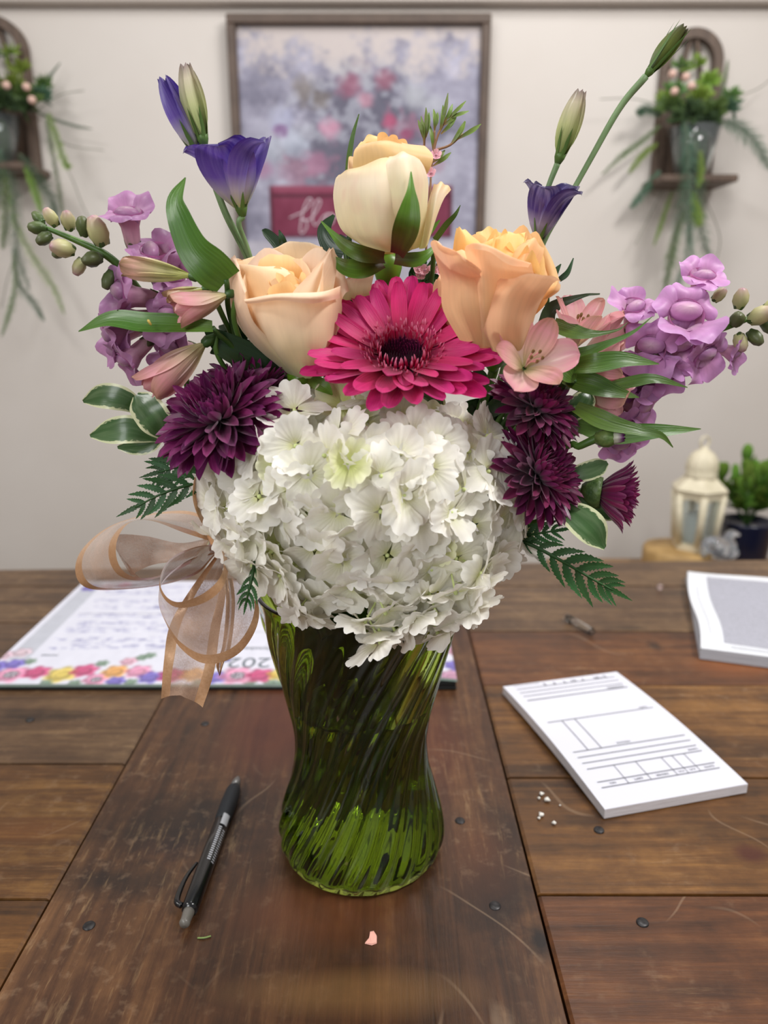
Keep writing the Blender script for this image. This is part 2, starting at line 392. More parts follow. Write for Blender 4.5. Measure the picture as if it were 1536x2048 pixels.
inner = [(r-.0026, z) for r, z in out[::-1] if z > .0055]+[(.0478, .0042), (.042, .0034), (.025, .003), (0, .003)]
def ribi(a, z):
    k = .008*min(1, max(0, (z-.01)/.012))*min(1, max(0, (.183-z)/.02)); return 1+k*np.cos(NR*(a-8.0*z)+.6)
for r, z in inner: rows.append((r*ribi(an, z), z if z < out[-1][1] else z))
X = np.zeros((len(rows), NK, 3))
for j, (r, z) in enumerate(rows):
    X[j, :, 0] = r*np.cos(an); X[j, :, 1] = r*np.sin(an); X[j, :, 2] = z
gm = gmesh('vase_glass', X, m_glass, wrap=True)
put(gm, 'vase_body', vase, Matrix.Translation((VX, VY, .0003)))
M_water = simple('water', (.95, 1, .93, 1), 0.0, trans=1, ior=1.33)
wp = [(0, .0032), (.025, .0032), (.0418, .0036), (.0476, .0045)]+[(r-.0023, z) for r, z in out if .0065 < z < .112]
wp += [(wp[-1][0], wp[-1][1]+.0004), (wp[-1][0]*.9, wp[-1][1]-.0004), (0, wp[-1][1]-.0004)]
def ribw(a, z):
    k = .008*min(1, max(0, (z-.01)/.012)); return 1+k*np.cos(NR*(a-8.0*z)+.6)
wo = put(lathe('water', wp, M_water, NK, ribw), 'water', None, Matrix.Translation((VX, VY, .0003)))
tag(wo, 'clear water filling the lower half of the green vase', 'water')

# ------------------------------------------------------------------ petals and leaves
def petal_mesh(name, L, W, mat, a=.8, b=.5, wb=.1, bend0=0, bend=0.5, cup=.25, fold=0.0, ruf=0.0, rufn=3, seed=0, nu=7, nv=10, side=0.0, tipc=0.0, twist=0.0):
    t = np.linspace(0, 1, nv); t = 1-(1-t)**1.35
    s = np.linspace(-1, 1, nu)
    tm = a/(a+b); w = (t**a)*((1-t)**b)/((tm**a)*((1-tm)**b))
    w = (np.maximum(w, wb*(1-t)))*W/2
    ph = bend0+bend*t+tipc*np.clip((t-.75)/.25, 0, 1)
    dt = np.diff(t, prepend=0)*L
    cy = np.cumsum(np.cos(ph)*dt); cz = np.cumsum(np.sin(ph)*dt)
    r = np.random.RandomState(seed); p1, p2 = r.uniform(0, 6, 2)
    S, TT = np.meshgrid(s, t)
    wv = w[:, None]
    nrmoff = cup*wv*S**2 + fold*wv*np.abs(S) + ruf*L*np.sin(S*rufn+p1+TT*4)*TT**1.5*np.abs(S)**.7 + ruf*L*.6*np.sin(TT*9+p2)*TT*np.abs(S)
    nrmoff = nrmoff+twist*wv*S*TT
    X = np.zeros((nv, nu, 3))
    X[..., 0] = wv*S + side*L*TT**2
    X[..., 1] = cy[:, None] - np.sin(ph)[:, None]*nrmoff
    X[..., 2] = cz[:, None] + np.cos(ph)[:, None]*nrmoff
    uv = np.stack([(S+1)/2, TT], -1)
    return gmesh(name, X, mat, uv=uv)
def radial(F_, ang, r0, z0, elev, twist=0):
    return F_ @ Matrix.Rotation(ang, 4, 'Z') @ Matrix.Translation((0, r0, z0)) @ Matrix.Rotation(elev, 4, 'X') @ Matrix.Rotation(twist, 4, 'Y')
def leaf_mesh(name, pts, widths, mat, hint=(0, -1, 0), fold=.15, nu=7, n=26, wave=0.0, seed=0, teeth=0, tooth=.3):
    """blade along a 3-D curve; widths in metres along it; hint = where its face looks"""
    c = spline(pts, n); tg = nrm(np.gradient(c, axis=0))
    w = np.interp(np.linspace(0, 1, n), np.linspace(0, 1, len(widths)), widths)
    if len(widths) > 2: w = np.maximum(0, spline([(x, 0, 0) for x in widths], n)[:, 0])
    if teeth:
        ph = (np.linspace(0, 1, n)*teeth) % 1.0; w = w*(1-tooth*ph)
    h = np.array(hint, float)
    if h.ndim == 1: h = np.repeat(h[None], n, 0)
    else: h = spline(hint, n)
    B = nrm(np.cross(tg, h)); N = np.cross(B, tg)
    s = np.linspace(-1, 1, nu)
    r = np.random.RandomState(seed); p1 = r.uniform(0, 6)
    tt = np.linspace(0, 1, n)
    X = c[:, None]+B[:, None]*(s[None, :, None]*w[:, None, None]/2)+N[:, None]*((np.abs(s)[None, :]**1.3*fold*w[:, None]/2+wave*np.sin(tt[:, None]*9+s[None]*2+p1)*np.abs(s)[None])[..., None])
    return gmesh(name, X, mat)
def PP(lst): return [P(*q) for q in lst]
def stempts(top, d, off=None):
    """a stem from under a bloom down into the vase"""
    top = Vector(top); d = Vector(d).normalized()
    dx, dy = (top.x-VX), (top.y-VY)
    k = min(1.0, .034/max(.001, math.hypot(dx, dy)))
    mouth = Vector((VX+dx*k*1.0, VY+dy*k*.8+.006, .185)); waist = Vector((VX+dx*k*.25, VY+dy*k*.2, .09)); foot = Vector((VX-dx*k*.75, VY-dy*k*.5, .014+U(0, .012)))
    p1 = top-d*.012
    mid = p1.lerp(mouth, .55)-d*.006
    return [top, p1, mid, mouth, waist, foot]

# materials for the plants
M_stem = noisy('stem_green', sl(62, 98, 34), sl(96, 132, 58), 60, .45, .1)
M_stem2 = noisy('stem_green_dark', sl(44, 74, 30), sl(70, 104, 46), 60, .45, .1)
M_leaf = petalmat('strap_leaf', [(0, sl(88, 118, 44)), (.6, sl(64, 102, 32)), (1, sl(84, 118, 42))], .36, .18, .3, 14, None, .16, .8, spec=.45, coat=.12)
M_dark = petalmat('dark_leaf', [(0, sl(22, 52, 22)), (1, sl(30, 66, 26))], .35, .12, .2, 14, None, .15, .4, spec=.5, coat=.2)
M_fern = petalmat('fern_green', [(0, sl(34, 72, 30)), (1, sl(48, 94, 44))], .45, .15, .25, 5, None, .22, .5, spec=.4)
M_pitt = petalmat('variegated_leaf', [(0, sl(70, 100, 56)), (1, sl(58, 90, 48))], .3, .12, .25, 5, sl(140, 160, 120), .1, .4, edge=(sl(216, 218, 176), .385, .22, 9.0), coat=.2)
M_sepal = petalmat('sepal', [(0, sl(78, 50, 26)), (.22, sl(70, 84, 24)), (.5, sl(84, 124, 34)), (1, sl(92, 134, 42))], .4, .15, .2, 10, None, .1, .3, spots=(sl(70, 22, 20), 60, .7))

# ------------------------------------------------------------------ roses
def rose_petal(name, R, H, A, mat, lip=.006, flare=.15, close=0.0, drop=.25, base=.28, seed=0, point=0.0, nu=15, nv=14, fold=0.0, belly=.55):
    r_ = np.random.RandomState(seed)
    t = np.linspace(0, 1, nv); t = 1-(1-t)**1.2; s = np.linspace(-1, 1, nu); S, TT = np.meshgrid(s, t)
    g = np.minimum(1, .42+1.0*TT**.8)*np.sqrt(np.clip(1-TT**5*.55, 0, 1))
    th = S*A*g
    q = np.clip(TT/belly, 0, 1)
    r = R*(base+(1-base)*np.sin(np.pi/2*q))
    r = r-close*R*np.clip((TT-belly)/(1-belly), 0, 1)**1.7
    z = H*TT*(1-drop*np.abs(S)**2.6*TT**2)+point*H*np.exp(-(S*3.2)**2)*TT**6
    k = np.clip((TT-.72)/.28, 0, 1)**1.6
    wob = 1+.5*np.sin(S*3+r_.uniform(0, 6))
    r = r+lip*k*wob*(1+fold*np.abs(S)); z = z-lip*.55*k*k*wob*(1+fold*1.5*np.abs(S))
    r = r+flare*R*np.abs(S)**3*TT**1.5+.025*R*np.sin(S*5+r_.uniform(0, 6))*TT
    X = np.stack([r*np.sin(th), r*np.cos(th), z], -1)
    return gmesh(name, X, mat, uv=np.stack([(S+1)/2, TT], -1))
def patch(par, rows, mat, nu=15, nv=17, name='petal', wob=.0005, seed=0):
    rw = [spline([P(*q) for q in r], nu) for r in rows]
    X = np.zeros((nv, nu, 3))
    for i in range(nu): X[:, i] = spline([r[i] for r in rw], nv)
    r = np.random.RandomState(seed+len(rows)+int(rows[0][0][0])); S, TT = np.meshgrid(np.linspace(-1, 1, nu), np.linspace(0, 1, nv))
    X[..., 1] += wob*np.sin(S*4+r.uniform(0, 6)+TT*2)*TT+wob*.7*np.sin(S*9+r.uniform(0, 6))*TT
    X[..., 2] += wob*1.4*np.sin(S*3.1+r.uniform(0, 6))*TT**4+wob*np.sin(S*7+r.uniform(0, 6))*TT**4
    return put(gmesh(name, X, mat), name, par)
def rose(name, label, pos, axis, R, H, mats, layers, roll=0, stem=True, sepals=None, hip=True, group='peach roses in the bouquet', mat_hip=None):
    t = thing(name, label, 'flower', pos, group)
    Fm = frame(pos, axis, roll=roll); k = 0
    for (n, fr, fh, A, lip, flare, close, drop, z0, ph, point, mi, fold) in layers:
        for i in range(n):
            if fr > .55 and (Fm.to_3x3() @ Vector((-math.sin(ph+i*2*math.pi/n), math.cos(ph+i*2*math.pi/n), 0))).y < .2: k += 1; continue
            me = rose_petal('petal', R*fr*U(.96, 1.05), H*fh*U(.96, 1.04), A*U(.92, 1.08), mats[mi], lip*U(.6, 1.4), flare, close, drop, seed=k, point=point*U(.5, 1.4), fold=fold)
            put(me, 'petal', t, Fm @ Matrix.Rotation(ph+i*2*math.pi/n+U(-.12, .12), 4, 'Z') @ Matrix.Translation((0, 0, z0)) @ Matrix.Rotation(U(-.04, .04), 4, 'X')); k += 1
    if hip: put(lathe('hip', [(0, -.0145), (.0030, -.014), (.0062, -.010), (.0079, -.004), (.0074, .001), (.003, .004)], M_hip, 24), 'hip', t, Fm)
    if stem:
        pts = stempts(Fm @ Vector((0, 0, -.012)), axis)
        put(tube('stem', pts, [.0034, .0026, .0026, .0026, .0026, .0028], M_stem, 40, 10), 'stem', t)
    return t
M_hip = simple('rose_hip_green', sl(92, 132, 34), .35, spec=.5)
pk = dict(rough=.5, trans=.28, vein=.05, veinn=18, rand=.05, bump=.15, sheen=.2)
R_out = petalmat('rose_outer', [(0, sl(216, 210, 156)), (.3, sl(242, 216, 184)), (.75, sl(250, 218, 188)), (1, sl(254, 226, 200))], **pk)
R_mid = petalmat('rose_mid', [(0, sl(242, 202, 146)), (.6, sl(252, 216, 172)), (1, sl(254, 226, 190))], **pk)
R_in = petalmat('rose_inner', [(0, sl(240, 180, 96)), (.7, sl(252, 206, 140)), (1, sl(254, 220, 164))], **pk)
S_out = petalmat('rose_r_outer', [(0, sl(214, 184, 130)), (.35, sl(240, 194, 152)), (.8, sl(250, 198, 152)), (1, sl(254, 206, 164))], **pk)
S_mid = petalmat('rose_r_mid', [(0, sl(244, 176, 108)), (.6, sl(250, 196, 132)), (1, sl(252, 208, 150))], **pk)
S_in = petalmat('rose_r_inner', [(0, sl(246, 172, 84)), (.6, sl(252, 198, 118)), (1, sl(254, 214, 140))], **pk)
C_out = petalmat('rose_top_outer', [(0, sl(216, 218, 146)), (.25, sl(238, 232, 190)), (.7, sl(248, 232, 206)), (1, sl(244, 216, 166))], spots=(sl(226, 150, 150), 45, .22), **pk)
C_in = petalmat('rose_top_inner', [(0, sl(236, 206, 140)), (.8, sl(246, 206, 146)), (1, sl(246, 196, 130))], **pk)

#  layer: n, radius, height, half-angle, lip, flare, close, drop, z0, phase, point, material, fold
pos = P(602, 748, .405); s1 = pxm(pos)
t = rose('rose', 'open pale peach rose left of the magenta gerbera', pos, (-.10, -.36, .92), 98*s1, 225*s1, [R_out, R_mid, R_in], [
    (3, .16, .86, 1.5, .001, .1, .3, .1, .004, .2, 0, 2, 0), (3, .27, .88, 1.5, .0015, .04, .25, .1, .002, 1.1, 0, 2, 0), (3, .40, .90, 1.4, .002, .04, .2, .15, 0, .4, 0, 2, 0),
    (3, .56, .92, 1.1, .003, .12, .05, .25, 0, 1.2, .03, 1, .2), (3, .72, .94, 1.3, .003, .06, .05, .2, 0, .3, 0, 1, .5), (6, .96, .95, .9, .006, .10, -.04, .3, 0, 1.05, .05, 0, .6)], roll=.5)
patch(t, [[(580, 748, .402), (600, 756, .395), (620, 757, .392), (640, 755, .394), (655, 748, .402)], [(528, 690, .396), (570, 702, .378), (615, 702, .374), (650, 695, .380), (674, 680, .397)], [(498, 632, .390), (545, 640, .374), (610, 640, .370), (655, 630, .376), (684, 620, .396)],
          [(489, 606, .386), (540, 601, .372), (600, 598, .367), (650, 596, .373), (680, 588, .392)], [(488, 599, .382), (540, 590, .368), (600, 585, .362), (650, 582, .368), (681, 571, .388)], [(489, 603, .379), (540, 597, .3645), (600, 594, .3585), (650, 591, .3645), (680, 582, .384)], [(492, 607, .381), (540, 606, .3665), (600, 604, .3605), (650, 602, .3665), (678, 594, .385)]], R_out, 21, 30)
patch(t, [[(572, 745, .404), (582, 750, .401), (592, 752, .399), (600, 752, .398)], [(498, 680, .41), (512, 692, .398), (530, 692, .388), (548, 688, .388)], [(457, 610, .412), (472, 622, .396), (493, 642, .384), (516, 655, .383)], [(453, 560, .412), (460, 568, .397), (477, 592, .384), (501, 630, .381)], [(459, 524, .412), (467, 522, .40), (475, 545, .388), (491, 592, .382)], [(470, 514, .408), (476, 524, .397), (482, 546, .391), (494, 586, .386)]], R_out)
patch(t, [[(500, 640, .394), (550, 640, .382), (600, 640, .379), (640, 630, .387)], [(494, 600, .394), (545, 600, .3825), (600, 600, .3805), (640, 590, .388)], [(480, 548, .398), (530, 554, .386), (580, 562, .385), (606, 572, .389)], [(477, 531, .402), (530, 536, .389), (580, 549, .388), (603, 566, .391)], [(479, 527, .405), (531, 532, .393), (580, 545, .392), (602, 563, .394)]], R_mid)
patch(t, [[(585, 606, .376), (620, 612, .378), (660, 612, .387)], [(586, 584, .378), (628, 580, .381), (668, 572, .391)], [(622, 545, .383), (650, 538, .388), (673, 542, .397)], [(652, 505, .391), (664, 507, .396), (679, 524, .402)], [(659, 494, .396), (669, 503, .40), (681, 522, .405)]], R_out)
patch(t, [[(515, 570, .415), (580, 570, .422), (655, 565, .415)], [(522, 525, .418), (590, 515, .428), (655, 520, .418)], [(542, 499, .422), (585, 486, .433), (645, 495, .422)], [(545, 497, .425), (586, 484, .436), (646, 493, .425)]], R_mid)
patch(t, [[(478, 560, .41), (510, 560, .418), (550, 560, .42)], [(468, 528, .414), (500, 520, .424), (548, 516, .424)], [(472, 519, .416), (505, 514, .427), (548, 510, .427)]], R_mid)
patch(t, [[(520, 560, .40), (560, 560, .396), (600, 560, .40)], [(516, 535, .402), (560, 532, .398), (606, 535, .402)], [(520, 515, .405), (560, 510, .402), (604, 514, .405)]], R_in)
patch(t, [[(655, 600, .405), (700, 600, .41), (740, 590, .415)], [(665, 575, .402), (705, 568, .406), (745, 562, .41)], [(680, 562, .402), (715, 553, .405), (750, 545, .41)], [(700, 560, .403), (735, 538, .406), (757, 524, .41)]], C_out)
for w_, q in (([14, 26, 22, 3], [(640, 760, .398), (610, 768, .392), (585, 772, .39), (560, 768, .392)]), ([14, 26, 22, 3], [(600, 760, .40), (630, 765, .388), (650, 775, .385), (665, 790, .386)])):
    put(leaf_mesh('sepal', PP(q), [v*s1 for v in w_], M_sepal, (0, -1, .3), .2), 'sepal', t)

pos = P(992, 690, .415); s1 = pxm(pos)
t = rose('rose', 'wide open apricot rose right of the magenta gerbera', pos, (.06, -.40, .91), 92*s1, 205*s1, [S_out, S_mid, S_in], [
    (3, .20, .98, 1.5, .001, .1, .25, .2, .004, .4, .04, 2, 0), (3, .34, 1.0, 1.3, .002, .1, .1, .25, .002, 1.3, .05, 2, 0), (4, .50, 1.0, 1.0, .003, .12, 0, .3, 0, .2, .06, 2, .3),
    (4, .68, .96, 1.0, .004, .14, -.03, .3, 0, 1.0, .07, 1, .5), (5, .86, .92, .9, .004, .10, -.02, .3, 0, .3, .05, 1, .5)], roll=.3)
patch(t, [[(925, 690, .388), (955, 696, .382), (985, 696, .380)], [(886, 620, .388), (925, 622, .373), (968, 622, .370)], [(882, 560, .388), (920, 557, .372), (965, 567, .3685)], [(868, 508, .380), (908, 534, .362), (963, 556, .364)], [(861, 488, .372), (903, 514, .353), (960, 550, .357)], [(868, 482, .366), (912, 503, .350), (963, 543, .3545)], [(878, 488, .364), (918, 512, .3495), (962, 549, .354)]], S_out, 17, 26)
patch(t, [[(862, 492, .381), (905, 512, .372), (950, 545, .368)], [(885, 502, .385), (925, 510, .378), (955, 540, .370)], [(905, 505, .39), (935, 505, .382), (958, 530, .373)]], S_mid)
patch(t, [[(955, 692, .383), (975, 694, .379), (1000, 694, .38), (1040, 675, .387)], [(956, 620, .375), (968, 620, .3665), (1010, 602, .369), (1060, 588, .378)], [(948, 562, .372), (964, 556, .362), (1010, 550, .366), (1068, 552, .377)], [(932, 512, .371), (956, 508, .358), (1003, 530, .360), (1066, 542, .373)], [(930, 497, .366), (957, 493, .352), (1008, 516, .353), (1064, 531, .368)], [(934, 490, .360), (959, 487, .347), (1012, 508, .348), (1062, 526, .364)], [(938, 500, .357), (960, 500, .3455), (1006, 522, .3465), (1056, 534, .362)]], S_out, 21, 30)
patch(t, [[(985, 702, .380), (1010, 708, .375), (1038, 704, .374), (1056, 694, .379)], [(960, 655, .375), (1000, 655, .363), (1040, 650, .363), (1070, 632, .372)], [(968, 604, .371), (1010, 596, .358), (1058, 594, .360), (1088, 592, .371)], [(990, 568, .366), (1038, 560, .353), (1082, 562, .354), (1108, 564, .367)], [(1000, 557, .362), (1043, 550, .350), (1090, 552, .351), (1121, 560, .365)]], S_out, 17, 22)
patch(t, [[(1066, 596, .376), (1085, 600, .373), (1102, 594, .376)], [(1085, 578, .376), (1104, 582, .369), (1118, 582, .375)], [(1100, 560, .377), (1114, 563, .371), (1122, 572, .377)]], S_mid)
patch(t, [[(902, 525, .392), (935, 525, .386), (970, 525, .388)], [(906, 498, .396), (935, 492, .389), (972, 500, .389)], [(909, 476, .40), (931, 471, .394), (957, 482, .394)], [(913, 458, .403), (923, 454, .40), (938, 468, .398)]], S_in)
patch(t, [[(945, 520, .41), (985, 520, .412), (1020, 510, .41)], [(949, 487, .413), (985, 482, .418), (1016, 482, .415)], [(952, 464, .416), (978, 457, .422), (1006, 466, .418)]], S_in)
patch(t, [[(958, 545, .386), (1000, 540, .381), (1045, 530, .388)], [(964, 512, .392), (1010, 504, .387), (1048, 498, .394)], [(970, 487, .397), (1010, 474, .394), (1050, 468, .40)], [(974, 482, .40), (1013, 468, .398), (1054, 463, .403)]], S_in)
patch(t, [[(1010, 542, .383), (1040, 546, .380), (1066, 552, .386)], [(1016, 516, .388), (1046, 514, .384), (1077, 532, .391)], [(1032, 495, .393), (1058, 488, .389), (1086, 512, .396)], [(1050, 483, .398), (1067, 479, .395), (1089, 495, .40)]], S_mid)
patch(t, [[(905, 690, .40), (920, 692, .398), (940, 690, .396)], [(868, 620, .408), (885, 620, .40), (905, 620, .395)], [(866, 575, .41), (878, 565, .404), (896, 572, .40)], [(872, 558, .41), (880, 553, .408), (890, 560, .405)]], S_out)

pos = P(775, 520, .425); s1 = pxm(pos)
t = rose('rose', 'tall cream rosebud with green sepals, highest rose', pos, (.0, -.12, .99), 84*s1, 205*s1, [C_out, C_in], [
    (2, .30, 1.04, 1.7, .001, .0, .3, .15, .003, .5, 0, 1, 0), (3, .52, 1.05, 1.5, .001, .0, .25, .15, .001, 1.0, 0, 1, 0), (3, .70, 1.02, 1.4, .003, .0, .25, .12, 0, .2, 0, 1, .2),
    (5, .98, .95, 1.1, .003, .02, .15, .2, 0, 2.2, 0, 0, .2)], roll=.1)
patch(t, [[(725, 492, .422), (748, 502, .410), (785, 504, .404), (822, 498, .408)], [(682, 458, .418), (718, 470, .398), (772, 474, .390), (832, 462, .399)], [(667, 402, .42), (700, 404, .396), (765, 404, .386), (842, 402, .396)], [(670, 362, .422), (700, 354, .400), (762, 350, .390), (842, 352, .399)], [(677, 349, .424), (702, 335, .406), (765, 320, .397), (828, 326, .404)]], C_out, 21, 24)
patch(t, [[(798, 503, .408), (822, 500, .403), (842, 494, .408)], [(774, 435, .3905), (820, 434, .386), (853, 426, .399)], [(768, 370, .390), (815, 366, .384), (857, 370, .400)], [(770, 334, .393), (810, 322, .388), (850, 338, .402)], [(776, 319, .397), (812, 307, .393), (840, 320, .404)], [(778, 316, .400), (812, 305, .397), (838, 318, .407)]], C_out, 17, 24)
patch(t, [[(706, 350, .412), (770, 345, .402), (852, 352, .412)], [(706, 318, .412), (770, 308, .401), (862, 332, .410)], [(709, 300, .415), (765, 287, .404), (866, 311, .411)], [(718, 290, .42), (775, 281, .411), (850, 292, .418)], [(724, 292, .424), (778, 284, .416), (846, 296, .421)]], C_in, 21, 22)
patch(t, [[(714, 325, .428), (750, 318, .43), (805, 318, .43)], [(714, 296, .43), (745, 282, .434), (800, 288, .432)], [(722, 281, .432), (742, 272, .436), (795, 280, .434)]], C_in)
patch(t, [[(838, 498, .408), (850, 496, .404), (856, 488, .406)], [(848, 440, .404), (862, 440, .398), (874, 432, .402)], [(858, 400, .405), (872, 390, .399), (888, 398, .403)], [(868, 372, .408), (884, 362, .404), (902, 382, .406)]], C_out)
for w_, q in (([26, 46, 34, 14, 2], [(795, 508, .396), (812, 458, .380), (820, 415, .378), (822, 380, .379), (822, 343, .383)]), ([22, 30, 22, 10, 2], [(768, 516, .405), (722, 508, .394), (688, 490, .394), (664, 466, .396), (642, 442, .40)]),
              ([22, 36, 30, 6], [(765, 526, .408), (725, 538, .400), (690, 534, .398), (662, 514, .40)]), ([22, 28, 16, 4], [(790, 518, .408), (830, 520, .404), (855, 508, .405), (872, 490, .41)]), ([20, 26, 18, 3], [(775, 515, .43), (800, 500, .445), (850, 470, .45), (880, 440, .452)])):
    put(leaf_mesh('sepal', PP(q), [v*s1 for v in w_], M_sepal, (0, -1, .15), .3, nu=9), 'sepal', t)

# ------------------------------------------------------------------ gerbera
G_ray = petalmat('gerbera_ray', [(0, sl(140, 10, 60)), (.35, sl(190, 16, 92)), (.75, sl(214, 26, 122)), (1, sl(206, 18, 118))], .45, .25, .18, 22, None, .1, .6, sheen=.2)
G_tra = petalmat('gerbera_trans', [(0, sl(110, 8, 46)), (.6, sl(180, 24, 84)), (.9, sl(238, 150, 190)), (1, sl(250, 190, 214))], .5, .2, .1, 6, None, .15, .2)
G_dk = petalmat('gerbera_eye', [(0, sl(30, 2, 20)), (.7, sl(70, 6, 46)), (1, sl(150, 40, 90))], .5, .1, .1, 6, None, .2, .2)
gpos = P(804, 712, .390); k = pxm(gpos)
ger = thing('gerbera', 'large magenta gerbera daisy at the heart of the bouquet', 'flower', gpos)
Fg = frame(gpos, (.0, -math.cos(math.radians(54)), math.sin(math.radians(54))))
rays = [petal_mesh('petal', .0400, .0112, G_ray, .55, .42, .3, 0, U(-.12, .12), U(.1, .35), ruf=.008, seed=i, nu=9, nv=14, twist=U(-.15, .15)) for i in range(7)]
for n, r0, z0, el, scl, ph in ((27, .0125, -.002, .13, 1.0, 0), (25, .012, 0.0, .24, .95, .1), (20, .0115, .0015, .36, .76, .05)):
    for i in range(n):
        a = ph+i*2*math.pi/n+U(-.06, .06); front = -math.cos(a)       # +1 for petals towards the camera
        if n == 20 and front > .3 and rnd.random() < .5: pass
        e = el+U(-.07, .07)+.17*max(0, front)+.20*max(0, -front)
        put(rnd.choice(rays), 'petal', ger, radial(Fg, a, r0, z0, e, U(-.25, .25)) @ Matrix.Scale(scl*U(.93, 1.05), 4))
def cluster(name, base, items, mat):
    """many tiny florets in one mesh: items = matrices applied to one small petal"""
    vs = []; fs = []; uvs = []
    bv = [v.co.copy() for v in base.vertices]; bf = [tuple(p.vertices) for p in base.polygons]
    ul = base.uv_layers[0].data; vu = [None]*len(bv)
    for lp, u in zip(base.loops, ul): vu[lp.vertex_index] = tuple(u.uv)
    for M in items:
        o = len(vs); vs += [M @ v for v in bv]; fs += [tuple(i+o for i in f) for f in bf]; uvs += vu
    return mesh(name, vs, fs, mat, uvs)
tb = petal_mesh('t', .010, .0016, G_tra, .3, .5, .5, 0, .9, .5, nu=3, nv=6)
its = []
for n, r0, el, sc_ in ((46, .0135, .75, 1.0), (44, .0165, .6, .95), (40, .019, .5, .75), (40, .0115, .95, .9)):
    for i in range(n):
        a = i*2*math.pi/n+U(-.05, .05); its.append(radial(Fg, a, r0*U(.95, 1.05), .001, el+U(-.2, .2), U(-.4, .4)) @ Matrix.Scale(sc_*U(.7, 1.2), 4))
o = put(cluster('florets', tb, its, G_tra), 'florets', ger, None, 'fringe of pale tipped small florets'); o['kind'] = 'stuff'
tb = petal_mesh('t', .0045, .0014, G_dk, .3, .6, .6, 0, .3, .3, nu=3, nv=4)
its = []
for i in range(230):
    r = .0115*math.sqrt((i+.5)/230); a = i*2.39996
    its.append(Fg @ Matrix.Rotation(a, 4, 'Z') @ Matrix.Translation((0, r, -.003+r*.18)) @ Matrix.Rotation(1.5-r*30, 4, 'X') @ Matrix.Scale(U(.7, 1.1)*(0.5+r*60), 4))
o = put(cluster('eye', tb, its, G_dk), 'eye', ger, None, 'near-black centre of the daisy'); o['kind'] = 'stuff'
put(lathe('disc', [(0, -.004), (.008, -.0032), (.013, -.001), (.0145, -.003), (.010, -.009), (.003, -.013)], G_dk, 24), 'disc', ger, Fg)
put(tube('stem', stempts(Fg @ Vector((0, 0, -.012)), Fg.to_3x3() @ Vector((0, 0, 1))), [.0032, .0028, .0028, .0028], M_stem, 40, 10), 'stem', ger)

# ------------------------------------------------------------------ chrysanthemums
def mum(label, pos, axis, R, N=120, maxphi=1.75, mats=None, wid=.006, bud=False, roll=0, name='chrysanthemum', inc=1.0, start=.25):
    t = thing(name, label, 'flower', pos, 'plum chrysanthemums in the bouquet')
    Fm = frame(pos, axis, roll=roll)
    va = [petal_mesh('petal', 1.0, wid/R*U(.9, 1.1), mats, .5, .55, .35, 0, U(.15, .45)*inc, .5, fold=.15, seed=i, nu=5, nv=8, ruf=.01) for i in range(5)]
    vb = [petal_mesh('petal', 1.0, wid/R*U(.9, 1.1), mats, .5, .6, .35, 0, U(.9, 1.3)*inc, .6, fold=.15, seed=i, nu=5, nv=8) for i in range(4)]
    for i in range(N):
        f = (i+.5)/N; ph = maxphi*f**.62; a = i*2.39996+U(-.1, .1)
        L = R*(start+(1-start)*min(1, (f*1.35)**.75))*U(.9, 1.08)
        me = rnd.choice(vb if f < .45 else va)
        el = math.pi/2-ph+U(-.07, .07)-(.35 if f < .45 else .12)*inc
        r0 = R*.10*math.sin(min(ph, 1.5))+.0006
        put(me, 'petal', t, radial(Fm, a, r0, R*.10*math.cos(ph), el, U(-.2, .2)) @ Matrix.Scale(L, 4))
    put(lathe('calyx', [(0, -R*.30), (R*.1, -R*.28), (R*.2, -R*.12), (R*.2, 0), (R*.08, R*.1)], M_stem2, 16), 'calyx', t, Fm)
    put(tube('stem', stempts(Fm @ Vector((0, 0, -R*.28)), axis), [.0022, .002, .002, .002], M_stem, 36, 8), 'stem', t)
    return t
M_mum = petalmat('mum_petal', [(0, sl(58, 4, 36)), (.5, sl(106, 12, 76)), (1, sl(122, 24, 96))], .38, .2, .2, 10, None, .25, .4, sheen=.25, spec=.5)
M_mumd = petalmat('mum_petal_dark', [(0, sl(54, 4, 32)), (.5, sl(102, 12, 66)), (1, sl(116, 22, 80))], .36, .18, .2, 10, None, .25, .4, sheen=.2, spec=.55)
mum('large purple chrysanthemum on the left above the ribbon bow', P(440, 835, .380), (-.34, -.56, .76), .0325, 190, 1.9, M_mum, .0088, roll=.5)
mum('plum chrysanthemum tucked behind and right of the large purple one', P(505, 780, .402), (.15, -.35, .92), .0285, 80, 1.8, M_mum, .0072, roll=.5)
mum('dark plum chrysanthemum just under the open pink lily', P(1072, 815, .388), (.48, -.42, .77), .0240, 175, 1.85, M_mumd, .0068, roll=.4)
mum('dark plum chrysanthemum touching the right side of the white hydrangea', P(1078, 948, .378), (.62, -.56, .55), .0265, 185, 1.9, M_mumd, .0070, roll=.9)
